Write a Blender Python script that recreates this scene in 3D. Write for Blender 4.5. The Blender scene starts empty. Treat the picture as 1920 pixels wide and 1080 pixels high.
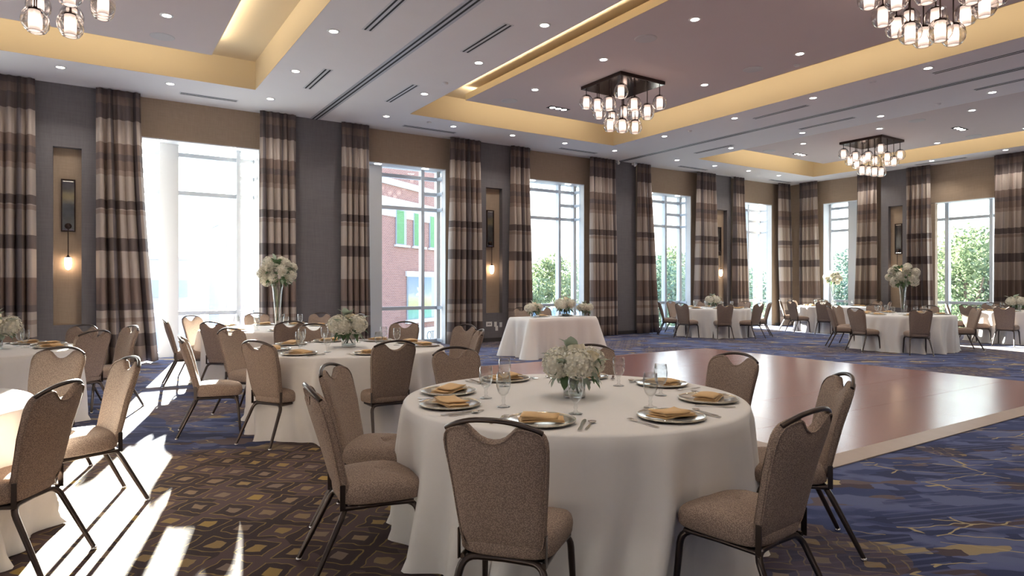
import bpy, math, random
from math import sin, cos, pi, radians, sqrt, atan2, hypot
from mathutils import Vector, Matrix
random.seed(7)
SC = bpy.context.scene
COL = SC.collection

# ------------------------------------------------------------------ camera, world, sun, exposure
CAMH = 1.42
cam = bpy.data.cameras.new('camera')
cam.sensor_width = 36.0
cam.lens = 1209.4 / 1920 * 36
cam.shift_y = -7 / 1920
cam.clip_start = 0.05
cam.clip_end = 400
co = bpy.data.objects.new('camera', cam)
co.location = (0, 0, CAMH)
co.rotation_euler = (pi / 2, 0, -atan2(788, 1209.4))
COL.objects.link(co)
SC.camera = co

SUN_DIR = Vector((0.2101, 1.0570, 0.2085)).normalized()
SUN_STRENGTH = 58.0
SKY = 2.4
EXPOSURE = 1.40
SPOT_W = 26.0
COVE_W = 6.5
SHADE_E = 2.4

w = bpy.data.worlds.new('sky')
SC.world = w
w.use_nodes = True
nt = w.node_tree
nt.nodes.clear()


def wn(t, **k):
    n = nt.nodes.new(t)
    for a, b in k.items():
        setattr(n, a, b)
    return n


tc = wn('ShaderNodeTexCoord')
sep = wn('ShaderNodeSeparateXYZ')
nt.links.new(tc.outputs['Generated'], sep.inputs[0])
ramp = wn('ShaderNodeValToRGB')
els = ramp.color_ramp.elements
els[0].position = 0.0
els[0].color = (0.62, 0.68, 0.72, 1)
els[1].position = 0.9
els[1].color = (0.30, 0.48, 0.85, 1)
e = els.new(0.05)
e.color = (1.0, 0.99, 0.97, 1)
e = els.new(0.35)
e.color = (0.72, 0.84, 1.0, 1)
nt.links.new(sep.outputs['Z'], ramp.inputs[0])
dot = wn('ShaderNodeVectorMath', operation='DOT_PRODUCT')
dot.inputs[1].default_value = SUN_DIR
nt.links.new(tc.outputs['Generated'], dot.inputs[0])
mx = wn('ShaderNodeMath', operation='MAXIMUM')
mx.inputs[1].default_value = 0
nt.links.new(dot.outputs['Value'], mx.inputs[0])


def powv(p, s):
    a = wn('ShaderNodeMath', operation='POWER')
    a.inputs[1].default_value = p
    nt.links.new(mx.outputs[0], a.inputs[0])
    b = wn('ShaderNodeMath', operation='MULTIPLY')
    b.inputs[1].default_value = s
    nt.links.new(a.outputs[0], b.inputs[0])
    return b


g1 = powv(9, 0.9)
g2 = powv(500, 8.0)
g3 = powv(20000, 120.0)
ad = wn('ShaderNodeMath', operation='ADD')
nt.links.new(g1.outputs[0], ad.inputs[0])
nt.links.new(g2.outputs[0], ad.inputs[1])
ad2 = wn('ShaderNodeMath', operation='ADD')
nt.links.new(ad.outputs[0], ad2.inputs[0])
nt.links.new(g3.outputs[0], ad2.inputs[1])
glow = wn('ShaderNodeVectorMath', operation='SCALE')
glow.inputs[0].default_value = (1.0, 0.95, 0.86)
nt.links.new(ad2.outputs[0], glow.inputs['Scale'])
sm = wn('ShaderNodeVectorMath', operation='ADD')
nt.links.new(ramp.outputs[0], sm.inputs[0])
nt.links.new(glow.outputs[0], sm.inputs[1])
bg = wn('ShaderNodeBackground')
bg.inputs['Strength'].default_value = SKY
nt.links.new(sm.outputs[0], bg.inputs['Color'])
out = wn('ShaderNodeOutputWorld')
nt.links.new(bg.outputs[0], out.inputs[0])

sun = bpy.data.lights.new('sun', 'SUN')
sun.energy = SUN_STRENGTH
sun.angle = radians(0.55)
sun.color = (1.0, 0.92, 0.80)
so = bpy.data.objects.new('sun', sun)
so.rotation_euler = SUN_DIR.to_track_quat('Z', 'Y').to_euler()
so.location = SUN_DIR * 120
COL.objects.link(so)

vs = SC.view_settings
vs.view_transform = 'Standard'
vs.look = 'None'
vs.exposure = EXPOSURE
vs.gamma = 1
vs.use_curve_mapping = False
cy = SC.cycles
cy.max_bounces = 8
cy.diffuse_bounces = 4
cy.glossy_bounces = 4
cy.transmission_bounces = 6
cy.transparent_max_bounces = 32
cy.caustics_reflective = False
cy.caustics_refractive = False
cy.sample_clamp_indirect = 5.0


# ------------------------------------------------------------------ node materials
class NB:
    def __init__(s, name):
        s.m = bpy.data.materials.new(name)
        s.m.use_nodes = True
        s.t = s.m.node_tree
        s.b = s.t.nodes['Principled BSDF']
        s.out = s.t.nodes['Material Output']

    def n(s, typ, _ins=None, **k):
        x = s.t.nodes.new('ShaderNode' + typ)
        for a, b in k.items():
            setattr(x, a, b)
        for a, b in (_ins or {}).items():
            s.set(x.inputs[a], b)
        return x

    def set(s, sock, v):
        if hasattr(v, 'outputs'):
            v = v.outputs[0]
        if isinstance(v, bpy.types.NodeSocket):
            s.t.links.new(v, sock)
        else:
            if sock.type == 'RGBA' and hasattr(v, '__len__') and len(v) == 3:
                v = (*v, 1)
            sock.default_value = v

    def math(s, op, a, b=0.0, c=None):
        x = s.t.nodes.new('ShaderNodeMath')
        x.operation = op
        s.set(x.inputs[0], a)
        s.set(x.inputs[1], b)
        if c is not None:
            s.set(x.inputs[2], c)
        return x.outputs[0]

    def vmath(s, op, a, b):
        x = s.t.nodes.new('ShaderNodeVectorMath')
        x.operation = op
        s.set(x.inputs[0], a)
        s.set(x.inputs[1], b)
        return x.outputs['Value'] if op == 'DOT_PRODUCT' else x.outputs[0]

    def ramp(s, f, stops, mode='LINEAR'):
        x = s.t.nodes.new('ShaderNodeValToRGB')
        r = x.color_ramp
        r.interpolation = mode
        r.elements[0].position = stops[0][0]
        r.elements[0].color = (*stops[0][1], 1)
        r.elements[1].position = stops[-1][0]
        r.elements[1].color = (*stops[-1][1], 1)
        for p, c in stops[1:-1]:
            el = r.elements.new(p)
            el.color = (*c, 1)
        s.set(x.inputs[0], f)
        return x.outputs[0]

    def mix(s, f, a, b, bt='MIX'):
        x = s.t.nodes.new('ShaderNodeMix')
        x.data_type = 'RGBA'
        x.blend_type = bt
        s.set(x.inputs[0], f)
        s.set(x.inputs[6], a)
        s.set(x.inputs[7], b)
        return x.outputs[2]

    def noise(s, vec, scale, detail=2.0, rough=0.5, dist=0.0):
        x = s.n('TexNoise', {'Scale': scale, 'Detail': detail, 'Roughness': rough, 'Distortion': dist})
        if vec is not None:
            s.set(x.inputs['Vector'], vec)
        return x.outputs[0]

    def mapping(s, vec, scale=(1, 1, 1), rot=(0, 0, 0), loc=(0, 0, 0)):
        x = s.n('Mapping', {'Scale': scale, 'Rotation': rot, 'Location': loc})
        s.set(x.inputs[0], vec)
        return x.outputs[0]

    def obj(s):
        return s.n('TexCoord').outputs['Object']

    def pos(s):
        return s.n('NewGeometry').outputs['Position']

    def uv(s):
        return s.n('TexCoord').outputs['UV']

    def bump(s, h, strength=0.3, dist=0.01):
        x = s.n('Bump', {'Strength': strength, 'Distance': dist})
        s.set(x.inputs['Height'], h)
        s.set(s.b.inputs['Normal'], x.outputs[0])

    def base(s, col=None, rough=None, metal=None, spec=None, emit=None, es=None):
        for k, v in (('Base Color', col), ('Roughness', rough), ('Metallic', metal), ('Specular IOR Level', spec),
                     ('Emission Color', emit), ('Emission Strength', es)):
            if v is not None:
                s.set(s.b.inputs[k], v)
        return s.m


def simple(name, col, rough=0.5, metal=0.0, spec=0.5, var=0.0, vs_=8.0, bump=0.0):
    b = NB(name)
    c = col
    if var:
        f = b.noise(b.obj(), vs_, 3)
        c = b.mix(f, tuple(x * (1 - var) for x in col), tuple(min(1, x * (1 + var)) for x in col))
        if bump:
            b.bump(f, bump, 0.004)
    return b.base(c, rough, metal, spec)


def emissive(name, col, s, base=(0.8, 0.8, 0.8)):
    return NB(name).base(base, 0.4, emit=col, es=s)


def clear_glass(name, tint=(1, 1, 1), refl=1.0, rough=0.0):
    b = NB(name)
    b.t.nodes.remove(b.b)
    tr = b.n('BsdfTransparent', {'Color': tint})
    gl = b.n('BsdfGlossy', {'Roughness': rough})
    lw = b.n('LayerWeight', {'Blend': 0.5})
    f = b.math('MULTIPLY', b.math('ADD', 0.04, b.math('MULTIPLY', b.math('POWER', lw.outputs['Facing'], 3.0), 0.85)), refl)
    mxs = b.n('MixShader')
    b.set(mxs.inputs[0], f)
    b.set(mxs.inputs[1], tr.outputs[0])
    b.set(mxs.inputs[2], gl.outputs[0])
    b.set(b.out.inputs[0], mxs.outputs[0])
    return b.m


def shade_material():
    b = NB('lamp_shade_glow')
    sx = b.n('SeparateXYZ')
    b.set(sx.inputs[0], b.obj())
    z = b.math('ADD', sx.outputs[2], 0.01)
    g = b.math('EXPONENT', b.math('MULTIPLY', b.math('MULTIPLY', z, z), -420.0))
    st = b.math('ADD', 0.27, b.math('MULTIPLY', g, SHADE_E))
    return b.base((0.8, 0.75, 0.72), 0.5, emit=(1.0, 0.76, 0.64), es=st)


def carpet_material():
    b = NB('carpet')
    P = b.pos()
    wob = b.n('TexNoise', {'Scale': 9.0, 'Detail': 1.0})
    b.set(wob.inputs['Vector'], P)
    wv = b.vmath('SUBTRACT', wob.outputs['Color'], (0.5, 0.5, 0.5))
    wv = b.vmath('MULTIPLY', wv, (0.07, 0.07, 0))
    Pd = b.vmath('ADD', P, wv)
    p = b.math('ADD', b.vmath('DOT_PRODUCT', Pd, (2.907, 2.857, 0)), -0.13)
    q = b.math('ADD', b.vmath('DOT_PRODUCT', Pd, (2.907, -2.857, 0)), -0.19)
    fp = b.math('ABSOLUTE', b.math('SUBTRACT', b.math('FRACT', p), 0.5))
    fq = b.math('ABSOLUTE', b.math('SUBTRACT', b.math('FRACT', q), 0.5))
    d = b.math('MULTIPLY', b.math('MAXIMUM', fp, fq), 2.0)
    cell = b.n('CombineXYZ', {'X': b.math('FLOOR', p), 'Y': b.math('FLOOR', q)})
    wn_ = b.n('TexWhiteNoise', {'Vector': cell.outputs[0]})
    gold = (0.40, 0.26, 0.06)
    centre = b.mix(wn_.outputs['Value'], gold, (0.22, 0.16, 0.13))
    mar = (0.027, 0.011, 0.017)
    bro = (0.085, 0.05, 0.054)
    step = lambda e: b.math('GREATER_THAN', d, e)
    alt = b.math('GREATER_THAN', wn_.outputs['Value'], 0.55)
    cell2 = b.n('TexWhiteNoise', {'Vector': b.vmath('ADD', cell.outputs[0], (7.3, 2.1, 0.0))})
    inner = b.mix(b.math('GREATER_THAN', cell2.outputs['Value'], 0.5), mar, bro)
    c = b.mix(step(0.33), centre, inner)
    c = b.mix(step(0.70), c, b.mix(b.noise(P, 3.0), gold, (0.13, 0.09, 0.05)))
    c = b.mix(step(0.765), c, b.mix(b.math('GREATER_THAN', b.noise(P, 2.2, 1), 0.5), bro, mar))
    tuft = b.noise(P, 260.0, 1)
    c_brown = b.mix(0.16, c, b.mix(tuft, (0.01, 0.01, 0.01), (0.3, 0.26, 0.22)))
    # blue abstract field
    rot = b.mapping(Pd, rot=(0, 0, 0.62))
    Ps = b.mapping(rot, scale=(2.6, 7.5, 1))
    v1 = b.n('TexVoronoi', {'Scale': 1.0, 'Randomness': 1.0})
    b.set(v1.inputs['Vector'], Ps)
    v1.distance = 'MANHATTAN'
    cr = b.n('SeparateColor')
    b.set(cr.inputs[0], v1.outputs['Color'])
    navy, navy2, slate = (0.014, 0.022, 0.078), (0.028, 0.043, 0.125), (0.10, 0.12, 0.235)
    n1 = b.noise(b.mapping(rot, scale=(0.8, 1.8, 1)), 1.2, 3, 0.55, 0.4)
    ground = b.ramp(n1, [(0.0, navy), (0.40, navy2), (0.46, slate), (0.54, (0.085, 0.105, 0.23)), (0.60, navy2), (1.0, navy)])
    cellc = b.ramp(cr.outputs[0], [(0.0, navy), (0.28, slate), (0.45, navy2), (0.66, (0.06, 0.036, 0.036)), (0.80, (0.13, 0.09, 0.085)), (0.92, (0.33, 0.25, 0.13))], 'CONSTANT')
    blue = b.mix(b.math('GREATER_THAN', cr.outputs[1], 0.42), ground, cellc)
    hatch = b.math('GREATER_THAN', b.math('SINE', b.math('MULTIPLY', b.vmath('DOT_PRODUCT', P, (0.35, 0.94, 0)), 95.0)), 0.55)
    hm = b.math('GREATER_THAN', b.noise(b.mapping(rot, scale=(1.6, 1.2, 1)), 1.1, 2), 0.53)
    blue = b.mix(b.math('MULTIPLY', b.math('MULTIPLY', hatch, hm), 0.55), blue, slate)
    v2 = b.n('TexVoronoi', {'Scale': 1.0}, feature='DISTANCE_TO_EDGE')
    b.set(v2.inputs['Vector'], b.mapping(rot, scale=(1.7, 4.6, 1)))
    ln = b.math('MULTIPLY', b.math('LESS_THAN', v2.outputs['Distance'], 0.015), b.math('GREATER_THAN', b.noise(b.mapping(P, scale=(1.6, 1.6, 1)), 1.0, 2), 0.53))
    blue = b.mix(ln, blue, (0.42, 0.33, 0.17))
    dv = b.math('GREATER_THAN', b.noise(b.mapping(P, scale=(0.35, 0.35, 1)), 1.0, 2), 0.54)
    blue = b.mix(b.math('MULTIPLY', dv, 0.7), blue, c_brown)
    blue = b.mix(0.15, blue, b.mix(tuft, (0.015, 0.018, 0.04), (0.20, 0.22, 0.36)))
    sx = b.n('SeparateXYZ')
    b.set(sx.inputs[0], P)
    ex = b.math('POWER', b.math('ABSOLUTE', b.math('MULTIPLY', b.math('SUBTRACT', sx.outputs[0], 0.3), 1 / 2.5)), 2.0)
    ey = b.math('POWER', b.math('ABSOLUTE', b.math('MULTIPLY', b.math('SUBTRACT', sx.outputs[1], 3.6), 1 / 3.0)), 2.0)
    ee = b.math('ADD', b.math('ADD', ex, ey), b.math('MULTIPLY', b.math('SUBTRACT', b.noise(P, 0.9, 3), 0.5), 2.2))
    msk = b.n('MapRange', {'From Min': 0.75, 'From Max': 1.0})
    b.set(msk.inputs[0], ee)
    col = b.mix(msk.outputs[0], c_brown, blue)
    b.bump(tuft, 0.5, 0.004)
    m = b.base(col, 0.95, spec=0.1)
    b.set(b.b.inputs['Sheen Weight'], 0.06)
    b.set(b.b.inputs['Sheen Roughness'], 0.5)
    return m


def curtain_material():
    b = NB('plaid_curtain')
    uv = b.n('SeparateXYZ')
    b.set(uv.inputs[0], b.uv())
    v = b.math('MULTIPLY', uv.outputs[1], 1 / 4.9)
    u = b.math('FRACT', b.math('MULTIPLY', uv.outputs[0], 1 / 0.70))
    LT, MD, DK, BR = (0.37, 0.33, 0.31), (0.25, 0.205, 0.185), (0.10, 0.08, 0.083), (0.165, 0.122, 0.11)
    st = []
    for p_, c_ in ((0.0, MD), (0.06, DK), (0.106, LT), (0.15, MD), (0.165, LT), (0.194, DK), (0.215, BR), (0.31, LT), (0.41, DK), (0.455, LT), (0.54, MD), (0.555, LT), (0.56, DK), (0.592, LT), (0.68, MD),
                   (0.70, BR), (0.735, DK), (0.76, BR), (0.80, LT), (0.885, DK), (0.94, BR), (0.97, DK)):
        st.append((p_, c_))
    cv = b.ramp(v, st, 'CONSTANT')
    cu = b.ramp(u, [(0.0, (1.0, 0.97, 0.93)), (0.34, (0.75, 0.70, 0.66)), (0.48, (0.30, 0.29, 0.34)),
                    (0.60, (0.85, 0.80, 0.75)), (0.7, (0.62, 0.54, 0.5)), (0.82, (1.0, 0.97, 0.93))], 'CONSTANT')
    c = b.mix(1.0, cv, cu, 'MULTIPLY')
    c = b.mix(1.0, c, (1.25, 1.22, 1.2), 'MULTIPLY')
    th = b.noise(b.mapping(b.uv(), scale=(120, 400, 1)), 1.0, 1)
    c = b.mix(0.15, c, b.mix(th, (0, 0, 0), (0.5, 0.45, 0.4)))
    m = b.base(c, 0.62, spec=0.25)
    return m


def weave(name, col, dark, scale=210.0, rough=0.85):
    b = NB(name)
    v = b.n('TexVoronoi', {'Scale': scale})
    b.set(v.inputs['Vector'], b.obj())
    f = b.n('MapRange', {'From Min': 0.1, 'From Max': 0.6})
    b.set(f.inputs[0], v.outputs['Distance'])
    c = b.mix(f.outputs[0], col, dark)
    c = b.mix(b.math('MULTIPLY', b.noise(b.obj(), 4.0, 2), 0.25), c, dark)
    b.bump(v.outputs['Distance'], 0.25, 0.002)
    return b.base(c, rough, spec=0.3)


def wall_fabric(name, col):
    b = NB(name)
    P = b.pos()
    a = b.noise(b.mapping(P, scale=(60, 60, 4)), 1.0, 2)
    c = b.noise(b.mapping(P, scale=(4, 4, 70)), 1.0, 2)
    f = b.math('MULTIPLY', b.math('ADD', a, c), 0.5)
    k = b.mix(f, tuple(x * 0.72 for x in col), tuple(x * 1.28 for x in col))
    b.bump(f, 0.15, 0.003)
    return b.base(k, 0.8, spec=0.25)


def wood(name, c1, c2, rough):
    b = NB(name)
    P = b.obj()
    n = b.noise(b.mapping(P, scale=(2.0, 30.0, 2.0)), 1.5, 4, 0.6, 0.6)
    m = b.base(b.mix(n, c1, c2), rough, spec=0.9)
    b.set(b.b.inputs['Coat Weight'], 0.8)
    b.set(b.b.inputs['Coat Roughness'], 0.24)
    return m


def brick_material():
    b = NB('brick')
    x = b.n('TexBrick', {'Color1': (0.165, 0.062, 0.052), 'Color2': (0.22, 0.09, 0.075), 'Mortar': (0.27, 0.21, 0.20),
                         'Scale': 1.0, 'Mortar Size': 0.012, 'Brick Width': 0.23, 'Row Height': 0.085})
    b.set(x.inputs['Vector'], b.uv())
    return b.base(x.outputs['Color'], 0.9)


def leaf_material(name, c1, c2, tl=0.4):
    b = NB(name)
    oi = b.n('NewGeometry')
    f = oi.outputs['Random Per Island']
    c = b.mix(f, c1, c2)
    tr = b.n('BsdfTranslucent')
    b.set(tr.inputs[0], c)
    b.base(c, 0.6)
    ms = b.n('MixShader')
    ms.inputs[0].default_value = tl
    b.set(ms.inputs[1], b.b.outputs[0])
    b.set(ms.inputs[2], tr.outputs[0])
    b.set(b.out.inputs[0], ms.outputs[0])
    return b.m


def poster_material():
    b = NB('window_graphic')
    uv = b.uv()
    s = b.n('SeparateXYZ')
    b.set(s.inputs[0], uv)
    nz = b.noise(b.mapping(uv, scale=(4, 4, 1)), 1.0, 3)
    v = b.math('ADD', s.outputs[1], b.math('MULTIPLY', b.math('SUBTRACT', nz, 0.5), 0.22))
    c = b.ramp(v, [(0.0, (0.35, 0.62, 0.55)), (0.22, (0.30, 0.58, 0.45)), (0.28, (0.72, 0.66, 0.36)), (0.5, (0.75, 0.72, 0.52)), (0.62, (0.50, 0.56, 0.66)), (1.0, (0.33, 0.42, 0.58))])
    dx = b.math('SUBTRACT', s.outputs[0], 0.5)
    dy = b.math('SUBTRACT', s.outputs[1], 0.62)
    r = b.math('SQRT', b.math('ADD', b.math('MULTIPLY', dx, dx), b.math('MULTIPLY', dy, dy)))
    ang = b.math('ARCTAN2', dy, dx)
    lim = b.math('ADD', 0.14, b.math('MULTIPLY', b.math('SINE', b.math('MULTIPLY', ang, 6.0)), 0.06))
    c = b.mix(b.math('LESS_THAN', r, lim), c, (0.85, 0.86, 0.9))
    return b.base(b.mix(1.0, c, (0.5, 0.5, 0.5), 'MULTIPLY'), 0.95, spec=0.05)


M = {
    'ceil': simple('ceiling_paint', (0.80, 0.78, 0.78), 0.9, var=0.02, vs_=2),
    'cloud': simple('tray_paint', (0.62, 0.545, 0.53), 0.9, var=0.02, vs_=2),
    'cream': simple('cream_paint', (0.66, 0.55, 0.37), 0.85, var=0.02, vs_=2),
    'white': simple('white_paint', (0.62, 0.63, 0.65), 0.45),
    'whiteb': simple('white_frame', (0.54, 0.59, 0.65), 0.4),
    'grey': wall_fabric('grey_wallcovering', (0.165, 0.155, 0.165)),
    'tan': wall_fabric('tan_wallcovering', (0.36, 0.275, 0.205)),
    'plain': simple('beige_wall', (0.50, 0.48, 0.48), 0.85),
    'base': simple('baseboard_paint', (0.05, 0.045, 0.045), 0.5),
    'carpet': carpet_material(),
    'curtain': curtain_material(),
    'fabric': weave('chair_fabric', (0.52, 0.395, 0.305), (0.22, 0.16, 0.13)),
    'frame': simple('bronze_metal', (0.085, 0.068, 0.062), 0.28, 0.9),
    'chrome': simple('chrome', (0.78, 0.78, 0.80), 0.12, 1.0),
    'silver': simple('silver', (0.75, 0.73, 0.70), 0.18, 1.0),
    'cloth': simple('ivory_cloth', (0.75, 0.725, 0.705), 0.75, spec=0.3, var=0.02, vs_=30),
    'napkin': simple('gold_napkin', (0.68, 0.44, 0.21), 0.65, var=0.08, vs_=30),
    'glass': clear_glass('clear_glass', (0.97, 0.98, 0.98), 1.6),
    'globe': clear_glass('globe_glass', (0.96, 0.95, 0.94), 1.3),
    'pane': clear_glass('window_glass', (0.93, 0.97, 0.97), 0.8),
    'plate': simple('silver_glass_plate', (0.66, 0.64, 0.60), 0.16, 0.75),
    'rim': simple('beaded_silver_rim', (0.62, 0.57, 0.48), 0.22, 0.9),
    'shade': shade_material(),
    'bulb': emissive('sconce_glow', (1.0, 0.72, 0.48), 6.0),
    'lens': emissive('downlight_glow', (1.0, 0.93, 0.86), 9.0),
    'rod': simple('dark_bronze', (0.05, 0.032, 0.028), 0.35, 0.7),
    'chplate': simple('dark_mirror_plate', (0.10, 0.075, 0.075), 0.12, 0.9),
    'mirror': simple('antique_mirror', (0.34, 0.36, 0.36), 0.06, 1.0, var=0.25, vs_=10),
    'dark': simple('dark_slot', (0.02, 0.02, 0.022), 0.7),
    'alu': simple('aluminium', (0.52, 0.53, 0.56), 0.55, 0.3),
    'panel': wood('dance_floor_wood', (0.27, 0.105, 0.095), (0.33, 0.14, 0.125), 0.25),
    'panel2': wood('dance_floor_wood_b', (0.26, 0.10, 0.09), (0.32, 0.133, 0.12), 0.27),
    'ramp': simple('edge_trim_wood', (0.42, 0.34, 0.29), 0.4, var=0.1, vs_=6),
    'hyd': leaf_material('white_petals', (0.66, 0.62, 0.50), (0.86, 0.83, 0.74), 0.15),
    'rose': simple('cream_rose', (0.88, 0.80, 0.62), 0.6, var=0.06, vs_=40),
    'leafd': leaf_material('green_leaf', (0.05, 0.10, 0.04), (0.12, 0.19, 0.09)),
    'leafg': leaf_material('sage_leaf', (0.26, 0.33, 0.25), (0.42, 0.47, 0.38)),
    'stem': simple('flower_stem', (0.07, 0.12, 0.04), 0.5),
    'water': clear_glass('vase_water', (0.90, 0.96, 0.95), 1.0),
    'brick': brick_material(),
    'stone': simple('pale_stone', (0.45, 0.44, 0.44), 0.8),
    'green': simple('green_blind', (0.12, 0.23, 0.12), 0.95, spec=0.05, var=0.1, vs_=3),
    'bframe': simple('window_surround', (0.20, 0.23, 0.27), 0.5),
    'poster': poster_material(),
    'signw': simple('sign_board', (0.55, 0.55, 0.54), 0.6),
    'signt': simple('sign_letter', (0.12, 0.13, 0.15), 0.6),
    'grass': simple('ground', (0.50, 0.50, 0.47), 0.95, var=0.3, vs_=0.3),
    'far': simple('far_building', (0.36, 0.39, 0.45), 0.9, var=0.03, vs_=1),
    'farw': simple('far_window', (0.26, 0.31, 0.38), 0.3),
    'roof': simple('canopy_roof', (0.20, 0.30, 0.42), 0.5),
    'leaf1': leaf_material('tree_leaf_bright', (0.085, 0.125, 0.06), (0.21, 0.25, 0.14), 0.25),
    'leaf2': leaf_material('tree_leaf_dark', (0.05, 0.095, 0.065), (0.13, 0.18, 0.12), 0.25),
    'trunk': simple('bark', (0.12, 0.09, 0.07), 0.9),
    'plastic': simple('white_plastic', (0.78, 0.77, 0.75), 0.4),
    'blackp': simple('black_socket', (0.03, 0.03, 0.03), 0.5),
    'speaker': simple('speaker_grille', (0.55, 0.53, 0.53), 0.7, var=0.1, vs_=150),
}


# ------------------------------------------------------------------ mesh helpers
class MB:
    def __init__(s):
        s.v, s.f, s.sm, s.uvs = [], [], [], {}

    def add(s, vs_, fs, smooth=False):
        o = len(s.v)
        s.v += [tuple(p) for p in vs_]
        for f in fs:
            s.f.append([i + o for i in f])
            s.sm.append(smooth)
        return s

    def box(s, x0, x1, y0, y1, z0, z1, T=None):
        p = [(x, y, z) for z in (z0, z1) for y in (y0, y1) for x in (x0, x1)]
        if T:
            p = [T(*q) for q in p]
        return s.add(p, [(0, 2, 3, 1), (4, 5, 7, 6), (0, 1, 5, 4), (2, 6, 7, 3), (0, 4, 6, 2), (1, 3, 7, 5)])

    def lathe(s, prof, n=24, c=(0, 0, 0), smooth=True):
        o = []
        for r, z in prof:
            for k in range(n):
                a = 2 * pi * k / n
                o.append((c[0] + r * cos(a), c[1] + r * sin(a), c[2] + z))
        f = []
        for i in range(len(prof) - 1):
            for k in range(n):
                a, b = i * n + k, i * n + (k + 1) % n
                f.append((a, b, b + n, a + n))
        s.add(o, f, smooth)
        return s

    def disc(s, r, z, n=24, c=(0, 0), up=True):
        o = [(c[0] + r * cos(2 * pi * k / n), c[1] + r * sin(2 * pi * k / n), z) for k in range(n)]
        return s.add(o, [tuple(range(n)) if up else tuple(reversed(range(n)))])

    def tube(s, path, r, n=8, caps=True, sx=1.0):
        path = [Vector(p) for p in path]
        rr = r if hasattr(r, '__len__') else [r] * len(path)
        o = []
        t0 = (path[1] - path[0]).normalized()
        ref = Vector((0, 0, 1)) if abs(t0.z) < 0.9 else Vector((0, 1, 0))
        nrm = t0.cross(ref).normalized()
        for i, p in enumerate(path):
            t = (path[min(i + 1, len(path) - 1)] - path[max(i - 1, 0)]).normalized()
            nrm = (nrm - t * nrm.dot(t)).normalized()
            bi = t.cross(nrm)
            for k in range(n):
                a = 2 * pi * (k + 0.5) / n
                o.append(p + nrm * (cos(a) * rr[i] * sx) + bi * (sin(a) * rr[i]))
        f = []
        for i in range(len(path) - 1):
            for k in range(n):
                a, b = i * n + k, i * n + (k + 1) % n
                f.append((a, b, b + n, a + n))
        s.add(o, f, True)
        if caps:
            L = len(path) - 1
            s.add(o[:n], [tuple(reversed(range(n)))])
            s.add(o[L * n:], [tuple(range(n))])
        return s

    def rings(s, rings, cap0=True, cap1=True, smooth=True):
        n = len(rings[0])
        o = [p for r in rings for p in r]
        f = []
        for i in range(len(rings) - 1):
            for k in range(n):
                a, b = i * n + k, i * n + (k + 1) % n
                f.append((a, b, b + n, a + n))
        s.add(o, f, smooth)
        if cap0:
            s.add(rings[0], [tuple(reversed(range(n)))])
        if cap1:
            s.add(rings[-1], [tuple(range(n))])
        return s

    def mesh(s, name, mat=None):
        me = bpy.data.meshes.new(name)
        me.from_pydata(s.v, [], s.f)
        me.polygons.foreach_set('use_smooth', s.sm)
        if s.uvs:
            l = me.uv_layers.new(name='UVMap')
            for lp in me.loops:
                l.data[lp.index].uv = s.uvs.get(lp.vertex_index, (0, 0))
        if mat:
            me.materials.append(M[mat] if isinstance(mat, str) else mat)
        me.update()
        return me


def obj(name, me, parent=None, loc=(0, 0, 0), rot=(0, 0, 0), scale=None):
    o = bpy.data.objects.new(name, me)
    o.location = loc
    o.rotation_euler = rot
    if scale:
        o.scale = scale
    if parent:
        o.parent = parent
    COL.objects.link(o)
    return o


def tag(o, label=None, cat=None, group=None, kind=None):
    if label:
        o['label'] = label
    if cat:
        o['category'] = cat
    if group:
        o['group'] = group
    if kind:
        o['kind'] = kind
    return o


def thing(name, label, cat, loc=(0, 0, 0), rz=0.0, group=None):
    return tag(obj(name, None, None, loc, (0, 0, rz)), label, cat, group)


def struct(name, mb, mat, label, cat='wall', parent=None):
    return tag(obj(name, mb.mesh(name, mat), parent), label, cat, kind='structure')


# ------------------------------------------------------------------ room shell
WY, WX, CE = 13.65, 20.5, 4.89
GD = 0.60      # glazing depth behind the wall face
X0, Y0 = -9.0, -6.0


def TB(s, d, z):       # back (window) wall: s along X, d outward
    return (s, WY + d, z)


def TR(s, d, z):       # right wall: s along Y, d outward
    return (WX + d, s, z)


struct('floor', MB().box(X0 - 0.2, WX + 0.75, Y0 - 0.2, WY + 0.72, -0.15, 0), 'carpet',
       'patterned carpet in brown lattice and blue abstract figures', 'floor')

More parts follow.
